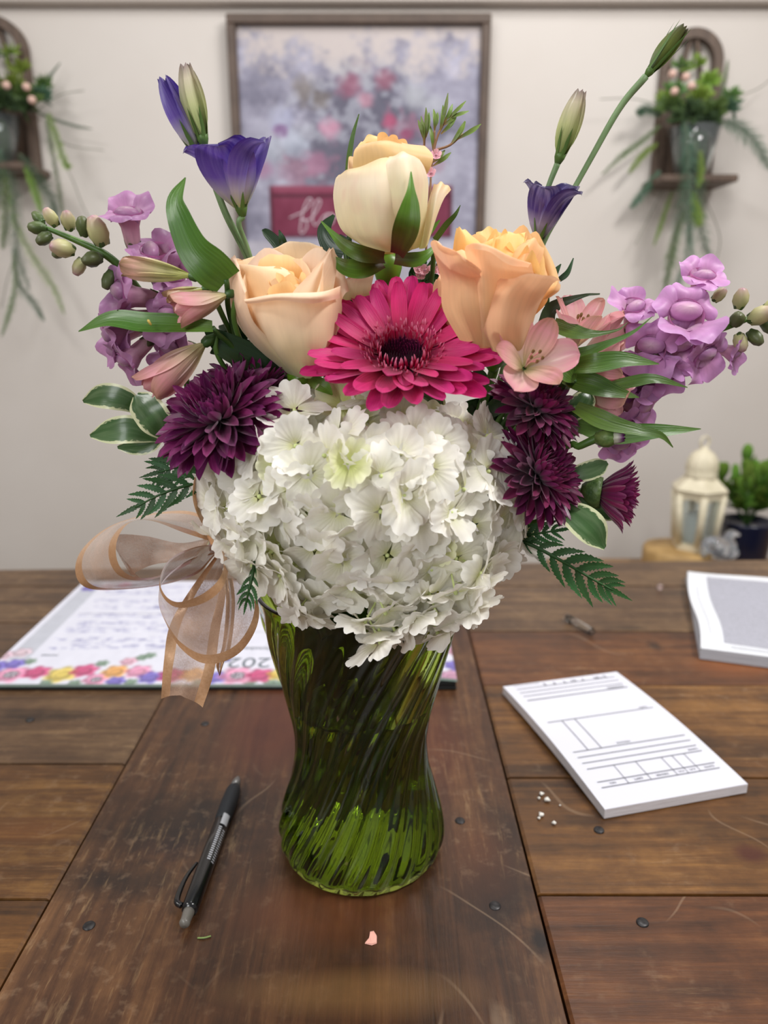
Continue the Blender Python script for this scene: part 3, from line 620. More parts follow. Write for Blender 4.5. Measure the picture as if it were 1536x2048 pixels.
# half open one, seen from the side
pos = P(1195, 985, .388); ax = (.93, -.32, -.05)
t = thing('chrysanthemum', 'half open plum chrysanthemum on the far right, seen side on', 'flower', pos, 'plum chrysanthemums in the bouquet')
Fm = frame(pos, ax, (0, 0, 1))
va = [petal_mesh('petal', .0225, .0042, M_mumd, .5, .5, .45, 0, .55, .5, fold=.1, seed=i, nu=5, nv=10, tipc=-.5) for i in range(5)]
for n, r0, el, sc_ in ((26, .0035, .55, .98), (24, .003, .75, 1.0), (20, .0025, .95, .98), (14, .002, 1.15, .95), (8, .001, 1.35, .9)):
    for i in range(n): put(rnd.choice(va), 'petal', t, radial(Fm, i*2*math.pi/n+U(-.08, .08), r0, 0, el+U(-.06, .06), U(-.2, .2)) @ Matrix.Scale(sc_*U(.93, 1.05), 4))
put(lathe('calyx', [(0, -.009), (.0035, -.0085), (.0068, -.005), (.0088, -.001), (.0084, .002), (.007, .002), (.004, 0)], noisy('mum_calyx', sl(48, 74, 34), sl(88, 110, 56), 160, .5, .8), 20), 'calyx', t, Fm)
put(tube('stem', [Fm @ Vector((0, 0, -.008)), P(1150, 990, .39), P(1080, 1040, .40), Vector((VX+.03, VY, .185)), Vector((VX, VY, .09)), Vector((VX-.02, VY, .02))], .0018, M_stem, 36, 8), 'stem', t)
# green bud
pos = P(1213, 876, .375)
t = thing('chrysanthemum_bud', 'round green flower bud with purple tip among the right leaves', 'bud', pos)
Fm = frame(pos, (.9, -.4, .12))
put(lathe('calyx', [(0, -.006), (.0028, -.0055), (.0046, -.002), (.0048, .001), (.0036, .0036), (.002, .0045)], noisy('bud_green', sl(66, 96, 40), sl(120, 140, 78), 220, .45, .4), 18, lambda a, z: 1+.07*np.cos(8*a)), 'calyx', t, Fm)
bp_ = petal_mesh('petal', .0085, .0035, petalmat('bud_tip', [(0, sl(180, 190, 150)), (.55, sl(205, 205, 190)), (.85, sl(110, 50, 110)), (1, sl(70, 20, 80))]), .5, .7, .6, 0, .9, .5, nu=5, nv=7)
for i in range(7): put(bp_, 'petal', t, radial(Fm, i*.9, .0028, .001, 1.15))
put(tube('stem', [Fm @ Vector((0, 0, -.005)), P(1160, 892, .38), P(1100, 920, .39), Vector((VX+.034, VY-.005, .185)), Vector((VX, VY, .09))], [.0022, .0016, .0016], M_stem, 30, 8), 'stem', t)

# ------------------------------------------------------------------ hydrangea
def hpetal(name, L, mat, seed):
    r = np.random.RandomState(seed); nu, nv = 29, 8
    th = np.linspace(-1.05, 1.05, nu); rho = np.linspace(0, 1, nv)**.85
    k = r.randint(6, 9); sc_ = .05+.05*r.rand()
    Rr = L*(np.cos(th*1.12)**.42)*(1-.02*np.cos(2*th))*(1-sc_+sc_*2*np.abs(np.cos(th*k+r.uniform(0, 3)))**.7)
    TH, RH = np.meshgrid(th, rho); RR = RH*Rr[None]
    x = RR*np.sin(TH)*1.02; y = RR*np.cos(TH)+L*.04
    bend, cup, w1, w2 = r.uniform(-.5, .35), r.uniform(-.25, .45), r.uniform(0, 6), r.uniform(0, 6)
    z = bend*y*y/L+cup*x*x/L+L*.05*np.sin(x/L*9+w1)*RH**2+L*.035*np.sin(y/L*8+w2)*RH
    z = z+L*.012*np.sin(TH*22)*RH
    X = np.stack([x, y, z], -1)
    return gmesh(name, X, mat, uv=np.stack([(TH+1.05)/2.1, RH], -1))
M_hyd = petalmat('hydrangea_petal', [(0, sl(224, 226, 158)), (.26, sl(242, 241, 216)), (.6, sl(252, 249, 238)), (1, sl(253, 251, 246))], .55, .32, .05, 12, None, .035, .5, sheen=.1, spec=.3)
M_hyg = petalmat('hydrangea_petal_young', [(0, sl(206, 216, 126)), (.5, sl(232, 236, 178)), (1, sl(244, 244, 214))], .55, .32, .05, 12, None, .04, .5, spec=.3)
M_hyc = simple('hydrangea_eye', sl(206, 218, 150), .5)
HP = [hpetal('petal', .0155, M_hyd, i) for i in range(16)]; HG = [hpetal('petal', .0135, M_hyg, 50+i) for i in range(6)]
eye = lathe('floret', [(0, .0016), (.0008, .0013), (.0012, .0004), (.0009, -.0006), (.0006, -.003), (.0005, -.016), (0, -.016)], M_hyc, 8)
hc = P(735, 1010, .425)
hyd = thing('hydrangea', 'big white hydrangea head spilling over the front of the vase', 'flower', hc)
poly = [(395, 1100), (385, 985), (395, 950), (440, 930), (470, 925), (465, 855), (540, 840), (565, 785), (640, 775), (720, 770), (800, 800), (870, 822), (920, 812), (985, 840), (1005, 880), (1035, 925), (1062, 955), (1080, 1010), (1070, 1090), (1030, 1125), (1010, 1140), (975, 1185), (990, 1205), (930, 1275), (870, 1290), (790, 1315), (740, 1305), (700, 1225), (655, 1205), (650, 1250), (590, 1260), (550, 1205), (520, 1190), (480, 1125)]
def inside(x, y):
    c = False; n = len(poly)
    for i in range(n):
        x1, y1 = poly[i]; x2, y2 = poly[(i+1) % n]
        if (y1 > y) != (y2 > y) and x < (x2-x1)*(y-y1)/(y2-y1)+x1: c = not c
    return c
def dist_edge(x, y):
    d = 1e9; n = len(poly)
    for i in range(n):
        a = np.array(poly[i], float); b = np.array(poly[(i+1) % n], float); p = np.array([x, y], float)
        t_ = np.clip(np.dot(p-a, b-a)/np.dot(b-a, b-a), 0, 1); d = min(d, np.linalg.norm(a+t_*(b-a)-p))
    return d
hr = random.Random(21); sites = []
tries = 0
while tries < 9000 and len(sites) < 96:
    tries += 1
    x, y = hr.uniform(390, 1080), hr.uniform(780, 1310)
    if not inside(x, y): continue
    de = dist_edge(x, y)
    if de < 34: continue
    if all((x-a)**2+(y-b)**2 > 47**2 for a, b in sites): sites.append((x, y))
for e in [(600, 1215), (645, 1195), (560, 1185), (618, 1232), (730, 1245), (790, 1262), (760, 1285), (830, 1245), (872, 1225), (905, 1250), (942, 1218), (960, 1185), (850, 1190), (705, 1175), (875, 1265), (770, 1225), (425, 985), (430, 1080), (455, 1015), (500, 955), (515, 895), (480, 1075), (505, 1130), (560, 1150), (1030, 1000), (1040, 1065), (1000, 925), (975, 872), (930, 850), (1008, 1100), (960, 1145), (590, 822), (660, 812), (735, 800), (800, 832), (868, 850), (455, 955), (500, 1010)]:
    sites.append(e)
def hsurf(x, y):
    dx, dy = (x-735)/365, (y-1000)/262
    rho2 = dx*dx+dy*dy
    Y = .428-.088*math.sqrt(max(0.0, 1-rho2))
    if y < 860 and 590 < x < 1010: Y = max(Y, .392)
    if y > 1060 and 470 < x < 985: Y = min(Y, .352+.010*min(1, abs(x-740)/260)+.006*max(0, (y-1180))/100)
    n = Vector((dx*.95, -max(.35, math.sqrt(max(0, 1-min(rho2, 1)))), -dy*.85)).normalized()
    return Y, n
for j, (x, y) in enumerate(sites+[(s[0]+hr.uniform(-25, 25), s[1]+hr.uniform(-25, 25)) for s in sites[::4]]):
    deep = j >= len(sites)
    if 655 < x < 705 and y > 1180: continue
    Y, n = hsurf(x, y)
    if deep: Y += .012
    else: Y += hr.uniform(-.004, .006)
    pos = P(x, y, Y)
    n = (n+Vector((hr.uniform(-.5, .5), hr.uniform(-.2, .2), hr.uniform(-.35, .5)))).normalized()
    Fm = frame(pos, n, (hr.uniform(-1, 1), 0, hr.uniform(-1, 1)+.01))
    fl = put(eye, 'floret', hyd, Fm)
    young = hr.random() < (.25 if deep else .10)
    sc_ = hr.uniform(.86, 1.12); el = hr.uniform(-.1, .45)
    for q in range(4):
        me = hr.choice(HG if young else HP)
        put(me, 'petal', fl, radial(Fm, q*math.pi/2+hr.uniform(-.12, .12), .0008, .0002*(q % 2), el+hr.uniform(-.18, .18), hr.uniform(-.3, .3)) @ Matrix.Scale(sc_*hr.uniform(.9, 1.08), 4))
core = lathe('flower_core', [(0, -.055), (.03, -.05), (.055, -.03), (.065, 0), (.055, .03), (.03, .048), (0, .054)], noisy('hydrangea_core', sl(120, 140, 80), sl(190, 200, 150), 120, .6, .5), 24)
put(core, 'flower_core', hyd, Matrix.Translation(P(735, 990, .432)) @ Matrix.Diagonal((1.05, .95, .80, 1)))
put(tube('stem', [P(735, 1080, .43), Vector((VX, VY, .185)), Vector((VX+.01, VY, .1)), Vector((VX+.02, VY, .015))], .004, M_stem, 30, 10), 'stem', hyd)
# ------------------------------------------------------------------ snapdragons
M_snap = petalmat('snap_petal', [(0, sl(214, 176, 196)), (.4, sl(200, 140, 190)), (1, sl(206, 150, 206))], .45, .3, .14, 8, None, .12, .3, sheen=.2)
M_snapt = petalmat('snap_tube', [(0, sl(206, 206, 160)), (.4, sl(214, 170, 184)), (1, sl(190, 120, 170))], .45, .25, .2, 10, None, .12, .3)
M_snapl = petalmat('snap_petal_left', [(0, sl(196, 160, 176)), (.4, sl(176, 122, 164)), (1, sl(184, 132, 178))], .4, .3, .14, 8, None, .12, .3, sheen=.2)
M_budg = petalmat('snap_bud_green', [(0, sl(70, 96, 46)), (1, sl(100, 104, 70))], .4, .15, .2, 6, None, .2, .4)
M_budp = petalmat('snap_bud_pale', [(0, sl(190, 196, 130)), (.6, sl(206, 200, 150)), (1, sl(190, 140, 160))], .4, .25, .1, 6, None, .1, .2)
def snap_blossom(par, pos, d, up, sc_, mp, mt):
    Fm = frame(pos, d, Vector(d).cross(Vector(up)))   # local Y = up-ish
    k = sc_
    n, kk = 12, 16
    prof = [(.0012, 0), (.003, .002), (.0036, .006), (.0040, .011), (.0055, .015), (.0060, .018)]
    b = put(lathe('blossom', [(r*k, z*k) for r, z in prof], mt, 16), 'blossom', par, Fm)
    def lobe(L, seed, bend):
        r = np.random.RandomState(seed); nu, nv = 19, 11
        th = np.linspace(-1.25, 1.25, nu); rho = np.linspace(0, 1, nv)
        Rr = L*(np.cos(th*.98)**.30)*(1+.07*np.cos(th*r.randint(3, 6)*1.3+r.uniform(0, 6)))
        TH, RH = np.meshgrid(th, rho); x = RH*Rr[None]*np.sin(TH)*1.0; y = RH*Rr[None]*np.cos(TH)
        ph = bend*(y/L)
        rip = L*.11*np.sin(TH*5.5+r.uniform(0, 6))*RH**3+L*.06*np.sin(y/L*7+r.uniform(0, 6))*RH-.28*x*x/L*r.uniform(-.4, 1.6)
        yy = y*np.cos(ph*.5)-rip*np.sin(ph); z = y*np.sin(ph*.5)+rip*np.cos(ph)
        return gmesh('petal', np.stack([x, yy, z], -1), mp, uv=np.stack([(TH+1.25)/2.5, RH], -1))
    for a in (-.55, .55): put(lobe(.0112*k*U(.9, 1.1), rnd.randrange(999), -1.0), 'petal', b, radial(Fm, a+U(-.1, .1), .0036*k, .0150*k, 1.12+U(-.1, .1)))
    for a in (math.pi-.85, math.pi, math.pi+.85): put(lobe(.0092*k*U(.9, 1.1), rnd.randrange(999), -1.7), 'petal', b, radial(Fm, a+U(-.1, .1), .0036*k, .0155*k, 1.0+U(-.1, .1)))
    pl = lathe('palate', [(0, .0030*k), (.002*k, .0027*k), (.0036*k, .0010*k), (.0036*k, -.001*k), (0, -.003*k)], mp, 14, lambda a, z: 1+.12*np.cos(2*a))
    put(pl, 'palate', b, Fm @ Matrix.Translation((0, -.0016*k, .0172*k)) @ Matrix.Diagonal((1.35, 1.0, 1, 1)))
    for i in range(4): put(petal_mesh('sepal', .006*k, .004*k, M_budg, .4, .7, .6, 0, .3, .4, nu=5, nv=6), 'sepal', b, radial(Fm, i*1.57, .0022*k, -.0005, 1.1))
    return b
def snap_bud(par, pos, d, sc_, pale=False):
    Fm = frame(pos, d, (0, 0, 1)); k = sc_
    b = put(lathe('bud', [(0, -.001*k), (.0022*k, 0), (.0034*k, .003*k), (.0032*k, .006*k), (.0018*k, .0088*k), (0, .0095*k)], M_budp if pale else M_budg, 12, lambda a, z: 1+.06*np.cos(4*a)), 'bud', par, Fm)
    for i in range(4): put(petal_mesh('sepal', .0068*k, .0046*k, M_budg, .5, .6, .5, 0, .8, .6, nu=5, nv=7), 'sepal', b, radial(Fm, i*1.57+.3, .0024*k, -.0004, 1.15))
def snapdragon(label, stem, blossoms, buds, mp, rad=.0021):
    pts = PP(stem[:-1])+[Vector(stem[-1])] if len(stem[-1]) == 3 and stem[-1][0] < 10 else PP(stem)
    t = thing('snapdragon', label, 'flower', pts[0], 'snapdragon spikes')
    put(tube('stem', pts, [rad*.5, rad, rad, rad], M_stem, 44, 8), 'stem', t)
    for (x, y, Y, d, up, s) in blossoms: s *= .9; snap_blossom(t, P(x, y, Y)-Vector(d).normalized()*.014*s, d, up, s, mp, M_snapt)
    for (x, y, Y, d, s, pale) in buds: snap_bud(t, P(x, y, Y), d, s, pale)
    return t
vin = (VX-.03, VY+.01, .185)
snapdragon('pale lilac snapdragon spike reaching left with green buds at its tip',
    [(82, 452, .415), (150, 480, .415), (215, 512, .415), (262, 560, .42), (330, 660, .425), (420, 860, .43), vin],
    [(258, 440, .412, (.05, -.45, 1.0), (0, -1, .3), 1.3), (312, 515, .415, (.1, -.5, .8), (-.6, -.6, .6), 1.4), (255, 592, .41, (-.75, -.6, .1), (-.2, -.3, 1), 1.5),
     (345, 560, .42, (.2, -.6, .75), (0, -1, .4), 1.35), (262, 640, .415, (-.7, -.6, -.1), (-.2, -.3, 1), 1.35), (235, 672, .415, (-.85, -.5, -.35), (0, -.3, 1), 1.35), (262, 715, .41, (-.7, -.5, -.7), (-.5, -.5, .6), 1.25), (345, 640, .41, (-.3, -.9, .1), (0, -.3, 1), 1.35), (350, 700, .42, (-.4, -.8, .0), (0, -.3, 1), 1.35)],
    [(92, 458, .415, (-.9, -.3, .1), .95, 0), (100, 470, .41, (-.6, -.6, -.5), .9, 0), (112, 450, .41, (-.3, -.5, .8), 1.0, 1), (128, 492, .41, (-.3, -.8, -.6), 1.0, 0), (140, 458, .412, (.1, -.5, .8), 1.05, 1), (170, 470, .41, (.1, -.5, .9), 1.05, 0),
     (145, 500, .408, (-.6, -.8, .1), 1.3, 1), (200, 515, .41, (-.5, -.8, -.2), 1.15, 0), (205, 488, .412, (-.1, -.5, .9), 1.6, 1), (165, 520, .412, (-.3, -.5, -.8), 1.0, 1), (225, 545, .415, (-.3, -.5, -.8), 1.1, 0), (85, 445, .42, (-.6, .2, .6), .8, 0)], M_snapl)
snapdragon('bright lilac snapdragon spike reaching right to the photo edge',
    [(1552, 612, .435), (1490, 640, .43), (1420, 665, .425), (1340, 690, .425), (1230, 740, .425), (1080, 880, .43), (VX+.032, VY+.01, .185)],
    [(1265, 622, .42, (-.15, -.6, .85), (.2, -1, .5), 1.2), (1365, 640, .412, (.0, -.85, .45), (0, -.3, 1), 1.75), (1402, 562, .425, (.0, -.5, .9), (0, -1, .3), 1.25), (1300, 700, .415, (-.3, -.9, .1), (0, -.3, 1), 1.5),
     (1350, 690, .418, (.3, -.9, -.2), (0, -.3, 1), 1.5), (1400, 705, .42, (.45, -.7, -.45), (0, -.4, 1), 1.35), (1330, 735, .42, (-.1, -.7, -.7), (0, -.7, .6), 1.3), (1462, 705, .425, (.7, -.5, -.3), (0, -.5, 1), .95), (1290, 750, .42, (-.4, -.8, -.3), (0, -.4, 1), 1.3)],
    [(1478, 615, .43, (-.1, -.4, .9), 1.2, 1), (1500, 640, .425, (.5, -.7, .4), 1.4, 1), (1470, 645, .425, (-.2, -.8, .3), 1.2, 0), (1500, 665, .425, (.3, -.7, -.5), 1.1, 0), (1478, 670, .425, (0, -.6, -.8), 1.15, 1), (1530, 620, .43, (.4, -.6, .4), 1.2, 1), (1525, 645, .43, (.5, -.6, -.4), 1.1, 0), (1428, 600, .43, (.4, -.5, .6), .9, 1)], M_snap)
snapdragon('drooping lilac snapdragon below the long right leaves',
    [(1268, 760, .425), (1240, 800, .425), (1200, 830, .425), (1130, 880, .43), (1020, 980, .435), (VX+.03, VY+.012, .185)],
    [(1265, 775, .42, (.4, -.7, .5), (0, -.4, 1), 1.2), (1275, 815, .42, (.6, -.7, -.2), (0, -.3, 1), 1.3), (1250, 850, .42, (.3, -.8, -.5), (0, -.5, .8), 1.3), (1235, 880, .42, (.1, -.6, -.8), (0, -.8, .4), 1.2), (1230, 760, .42, (-.2, -.8, .3), (0, -.3, 1), 1.2)], [], M_snap)

# ------------------------------------------------------------------ alstroemeria (peruvian lilies)
A_out = petalmat('lily_outer', [(0, sl(206, 204, 140)), (.35, sl(232, 200, 180)), (.75, sl(236, 168, 176)), (1, sl(200, 150, 130))], .4, .3, .3, 9, sl(150, 120, 70), .1, .3, coat=.2)
A_pink = petalmat('lily_pink', [(0, sl(228, 220, 186)), (.35, sl(238, 204, 196)), (.8, sl(236, 170, 180)), (1, sl(226, 150, 164))], .4, .3, .25, 9, sl(238, 226, 190), .08, .3, coat=.2)
A_grn = petalmat('lily_bud', [(0, sl(178, 186, 96)), (.45, sl(214, 206, 150)), (.8, sl(226, 180, 160)), (1, sl(160, 120, 90))], .38, .25, .55, 7, sl(110, 100, 40), .08, .3, coat=.25)
M_anth = simple('anther', sl(120, 92, 50), .5)
def lily(label, pos, axis, L, openang, mats, stem, roll=0, group='pink peruvian lilies', width=.42, bend=-.3, inner=True, stam=True):
    t = thing('peruvian_lily', label, 'flower', pos, group)
    Fm = frame(pos, axis, roll=roll)
    for i in range(3):
        put(petal_mesh('petal', L*U(.95, 1.03), L*width*U(.95, 1.1), mats[0], .75, .38, .16, 0, bend, .35, ruf=.02, seed=i, nu=9, nv=14), 'petal', t, radial(Fm, i*2.094, L*.03, 0, openang))
    if inner:
        for i in range(3):
            put(petal_mesh('petal', L*.97, L*width*.72, mats[1], .9, .55, .14, 0, bend*.8, .3, ruf=.02, seed=9+i, nu=7, nv=14), 'petal', t, radial(Fm, i*2.094+1.047, L*.02, L*.01, openang+.12))
    if stam:
        for i in range(5):
            a = i*1.25+.4; e = [Fm @ Vector((0, 0, L*.05)), Fm @ Vector((math.cos(a)*L*.04, math.sin(a)*L*.04, L*.35)), Fm @ Vector((math.cos(a)*L*.10, math.sin(a)*L*.10-.002, L*.62))]
            s_ = put(tube('stamen', e, .0004, A_pink, 8, 5), 'stamen', t)
            put(lathe('anther', [(0, -.0014), (.0007, -.0008), (.0008, .0008), (0, .0016)], M_anth, 8), 'anther', s_, frame(e[-1], axis))
    put(lathe('ovary', [(0, -L*.22), (L*.03, -L*.2), (L*.075, -L*.08), (L*.06, 0), (L*.02, L*.04)], M_stem2, 12, lambda a, z: 1+.08*np.cos(6*a)), 'ovary', t, Fm)
    put(tube('stem', [Fm @ Vector((0, 0, -L*.2))]+PP(stem[:-1])+[Vector(stem[-1])], .0014, M_stem, 30, 8), 'stem', t)
    return t
lin, rin = (VX-.02, VY, .185), (VX+.025, VY, .185)
lily('long closed pale lily bud lying left under the tall curved leaf', P(380, 552, .395), (-.97, -.2, .12), .034, 1.42, [A_grn, A_grn], [(430, 600, .40), (500, 760, .42), lin], .3, bend=.1, stam=False, width=.36)
lily('short lily bud wedged beside the peach rose', P(405, 578, .392), (-.75, -.5, -.2), .020, 1.4, [A_grn, A_grn], [(440, 620, .40), (500, 760, .42), lin], .9, bend=.1, stam=False, width=.36, inner=False)
lily('half open pink lily between the strap leaf and peach rose', P(453, 590, .39), (-.88, -.35, -.30), .0285, 1.20, [A_out, A_pink], [(470, 650, .40), (520, 780, .42), lin], .2, bend=.15, width=.48)
lily('half open pink lily hanging left above the purple chrysanthemum', P(408, 688, .395), (-.80, -.25, -.62), .039, 1.28, [A_out, A_pink], [(440, 720, .40), (520, 840, .42), lin], .9, bend=.15, width=.46)
lily('open pink lily facing forward beside the gerbera', P(1048, 738, .376), (.1, -.85, .5), .0285, .80, [A_pink, A_out], [(1035, 780, .41), (960, 900, .42), rin], .55, width=.66, bend=-.25)
lily('striped pink lily behind the twisting leaf tips', P(1145, 700, .412), (.12, -.35, .92), .031, 1.05, [A_pink, A_out], [(1120, 760, .42), (1020, 900, .43), rin], .2, width=.5)
lily('pink lily half hidden behind the long right leaves', P(1165, 705, .418), (.85, -.45, .25), .030, .95, [A_pink, A_out], [(1120, 760, .42), (1020, 900, .43), rin], 1.2, width=.5)
lily('pink lily under the leaves right of the plum chrysanthemum', P(1160, 775, .405), (.92, -.35, -.38), .029, 1.15, [A_out, A_pink], [(1120, 800, .42), (1020, 940, .43), rin], .4, width=.48)
lily('pink lily peeking out between the two long right leaves', P(1150, 735, .405), (.98, -.3, .05), .028, 1.1, [A_pink, A_out], [(1120, 790, .42), (1020, 930, .43), rin], .9, width=.46)

# ------------------------------------------------------------------ lisianthus
L_pet = petalmat('lisianthus', [(0, sl(190, 196, 130)), (.25, sl(196, 186, 206)), (.48, sl(122, 92, 190)), (.8, sl(78, 42, 158)), (1, sl(52, 20, 116))], .38, .28, .3, 12, sl(170, 150, 220), .08, .4, sheen=.2, coat=.25)
L_dk = petalmat('lisianthus_dark', [(0, sl(120, 130, 90)), (.25, sl(176, 164, 190)), (.5, sl(84, 58, 140)), (.8, sl(50, 26, 104)), (1, sl(34, 14, 78))], .38, .25, .4, 10, sl(180, 165, 215), .08, .4, sheen=.2, coat=.2)
L_bud = petalmat('lisianthus_bud', [(0, sl(140, 160, 84)), (.45, sl(202, 206, 150)), (.8, sl(214, 204, 178)), (1, sl(140, 116, 120))], .38, .25, .3, 6, sl(110, 130, 60), .05, .4, coat=.25)
L_bdg = petalmat('lisianthus_bud_green', [(0, sl(70, 90, 40)), (.5, sl(120, 136, 66)), (1, sl(80, 74, 50))], .38, .2, .4, 6, sl(60, 76, 36), .05, .4)
M_lst = noisy('stem_grey_green', sl(92, 120, 74), sl(124, 150, 104), 60, .5, .1)
M_cal = petalmat('calyx_green', [(0, sl(96, 128, 60)), (1, sl(84, 116, 56))], .4, .2, .2, 6, None, .1, .3)
def liso(kind, label, pos, axis, L, stem, mat, openang=1.25, width=.75, n=5, roll=0, bend=-.25, ruf=.03, calyx=.45, name='lisianthus', closed=False, rad=.0013):
    t = thing(name, label, kind, pos, 'purple lisianthus stems')
    Fm = frame(pos, axis, roll=roll)
    if closed:
        for i in range(5):
            put(petal_mesh('petal', L, L*.32, mat, .55, .75, .3, 0, .42, .55, seed=i, nu=7, nv=12, twist=.5), 'petal', t, radial(Fm, i*1.2566, L*.06, 0, 1.36, .25))
    else:
        for i in range(n):
            put(petal_mesh('petal', L*U(.95, 1.05), L*width, mat, .6, .33, .22, 0, bend, .42, ruf=ruf, rufn=5, seed=i+3, nu=11, nv=14, tipc=-.5), 'petal', t, radial(Fm, i*2*math.pi/n, L*.05, 0, openang+U(-.06, .06), .2))
    for i in range(5):
        put(petal_mesh('sepal', L*calyx, L*.07, M_cal, .3, 1.0, .8, 0, .05, .3, seed=i, nu=3, nv=8), 'sepal', t, radial(Fm, i*1.2566+.6, L*.085, -L*.02, 1.38 if closed else 1.2))
    put(lathe('calyx', [(0, -L*.14), (L*.05, -L*.12), (L*.085, -L*.03), (L*.09, L*.03), (L*.06, L*.05)], M_cal, 14), 'calyx', t, Fm)
    put(tube('stem', [Fm @ Vector((0, 0, -L*.12))]+PP(stem[:-1])+[Vector(stem[-1])], [rad*1.3, rad, rad, rad], M_lst, 40, 8), 'stem', t)
    return t
liso('flower', 'open goblet-shaped violet lisianthus bloom on the left', P(482, 415, .43), (-.12, -.18, .97), .0375, [(478, 450, .43), (498, 505, .435), (540, 650, .44), (640, 900, .44), (VX-.012, VY+.02, .185)], L_pet, 1.18, .80, roll=.5)
liso('bud', 'furled violet lisianthus bud, leftmost tip of the bouquet top', P(392, 300, .435), (-.38, -.15, .92), .037, [(420, 350, .435), (450, 430, .437), (492, 515, .44), (560, 680, .44), (VX-.016, VY+.02, .185)], L_pet, closed=True)
liso('bud', 'pale green lisianthus bud close beside the furled violet one', P(405, 275, .432), (-.16, -.15, .97), .0345, [(425, 350, .433), (455, 430, .435), (500, 515, .438), (570, 680, .44), (VX-.014, VY+.02, .185)], L_bud, closed=True, roll=.6)
liso('flower', 'small dark violet lisianthus opening above the apricot rose', P(1078, 478, .44), (.18, -.2, .96), .031, [(1070, 510, .44), (1040, 640, .445), (960, 860, .445), (VX+.02, VY+.02, .185)], L_dk, 1.30, .62, roll=.1, bend=-.3, calyx=.5)
liso('bud', 'pale lisianthus bud with mauve tip above the dark violet one', P(1120, 312, .442), (.27, -.1, .96), .033, [(1098, 370, .443), (1078, 430, .445), (1050, 560, .446), (980, 800, .446), (VX+.018, VY+.022, .185)], L_bud, closed=True, roll=.2)
liso('bud', 'slender green lisianthus bud on a long arching stem, highest tip', P(1300, 142, .45), (.62, -.1, .80), .0262, [(1240, 215, .452), (1180, 320, .45), (1130, 410, .448), (1085, 490, .445), (1030, 650, .445), (960, 860, .446), (VX+.022, VY+.022, .185)], L_bdg, closed=True, roll=.4, calyx=1.0, rad=.0015)

# ------------------------------------------------------------------ leaves
def leafthing(name, label, blades, cat='leaf', stem=None, group=None, srad=.0014, mstem=None):
    p0 = P(*blades[0][0][0]); t = thing(name, label, cat, p0, group)
    for i, (pts, w, mat, hint, fold, extra) in enumerate(blades):
        kx = np.mean([pxm(P(*q)) for q in pts])
        put(leaf_mesh('leaf', PP(pts), [q*kx for q in w], mat, hint, fold, seed=i, **extra), 'leaf', t)
    if stem: put(tube('stem', PP(stem[:-1])+[Vector(stem[-1])], srad, mstem or M_stem2, 30, 8), 'stem', t)
    return t
leafthing('strap_leaf', 'tall glossy leaf curving up left of the peach rose', [([(455, 560, .39), (425, 535, .385), (390, 500, .385), (362, 440, .39), (352, 400, .395), (371, 355, .40)], [70, 82, 74, 62, 50, 34, 3], M_leaf, (-.35, -1, .1), .22, dict(n=34, nu=9))], stem=[(452, 558, .39), (480, 700, .41), lin])
leafthing('strap_leaf', 'glossy green leaf reaching left with a yellow speck', [([(425, 655, .39), (360, 650, .385), (290, 648, .385), (220, 640, .39), (157, 663, .395)], [30, 44, 50, 48, 36, 3], M_leaf, (0, -.75, .7), .25, dict(n=34, nu=9))], stem=[(425, 655, .39), (500, 760, .41), lin])
yb = put(lathe('pollen_fleck', [(0, -.0016), (.0006, -.0012), (.0007, .0012), (0, .0017)], simple('pollen', sl(206, 180, 90), .5), 8), 'pollen_fleck', bpy.data.objects['strap_leaf.001'], frame(P(299, 645, .3795), (-.4, -.2, .8)))
leafthing('strap_leaf', 'dark leaf behind the peach rose and the purple chrysanthemum', [([(560, 740, .41), (500, 715, .405), (450, 690, .40), (410, 655, .40)], [20, 50, 56, 44, 10], M_dark, (0, -1, .3), .2, {})], stem=[(560, 740, .41), (600, 820, .43), lin])
leafthing('strap_leaf', 'upper long leaf pointing right with a thread-thin tip', [([(1105, 650, .395), (1150, 665, .39), (1190, 668, .39), (1235, 660, .395), (1255, 645, .40)], [34, 38, 24, 10, 4, 1], M_leaf, (0, -.8, .6), .2, {})], stem=[(1105, 650, .395), (1060, 760, .41), rin])
leafthing('strap_leaf', 'narrow leaf sweeping right with an upturned thin tip', [([(1100, 715, .40), (1150, 712, .392), (1210, 690, .388), (1265, 665, .39), (1306, 632, .395)], [30, 34, 22, 12, 6, 1], M_leaf, (0, -.8, .6), .25, {})], stem=[(1100, 715, .40), (1060, 790, .41), rin])
leafthing('strap_leaf', 'straight broad green leaf pointing right below the lilac snapdragon', [([(1140, 735, .388), (1190, 728, .38), (1250, 720, .38), (1318, 728, .385)], [30, 42, 40, 26, 2], M_leaf, (0, -.85, .5), .25, {})], stem=[(1140, 735, .388), (1080, 800, .40), rin])
leafthing('strap_leaf', 'short leaf bending down at the base of the right leaves', [([(1150, 760, .385), (1130, 735, .38), (1118, 715, .385), (1130, 700, .39)], [12, 50, 52, 36, 14], M_leaf, (.4, -1, .2), .3, {})], stem=[(1150, 760, .385), (1080, 820, .40), rin])
leafthing('strap_leaf', 'slim dark leaf reaching right, third from the top', [([(1215, 775, .39), (1260, 765, .388), (1310, 758, .388), (1375, 775, .392)], [18, 24, 24, 16, 2], M_leaf, (0, -.85, .5), .2, {})], stem=[(1215, 775, .39), (1120, 820, .41), rin])
leafthing('strap_leaf', 'light green leaf pointing right behind the plum chrysanthemum', [([(1130, 755, .392), (1170, 765, .385), (1220, 780, .382), (1278, 795, .385)], [30, 46, 44, 26, 2], M_leaf, (0, -.9, .4), .2, {})], stem=[(1130, 755, .392), (1080, 840, .41), rin])
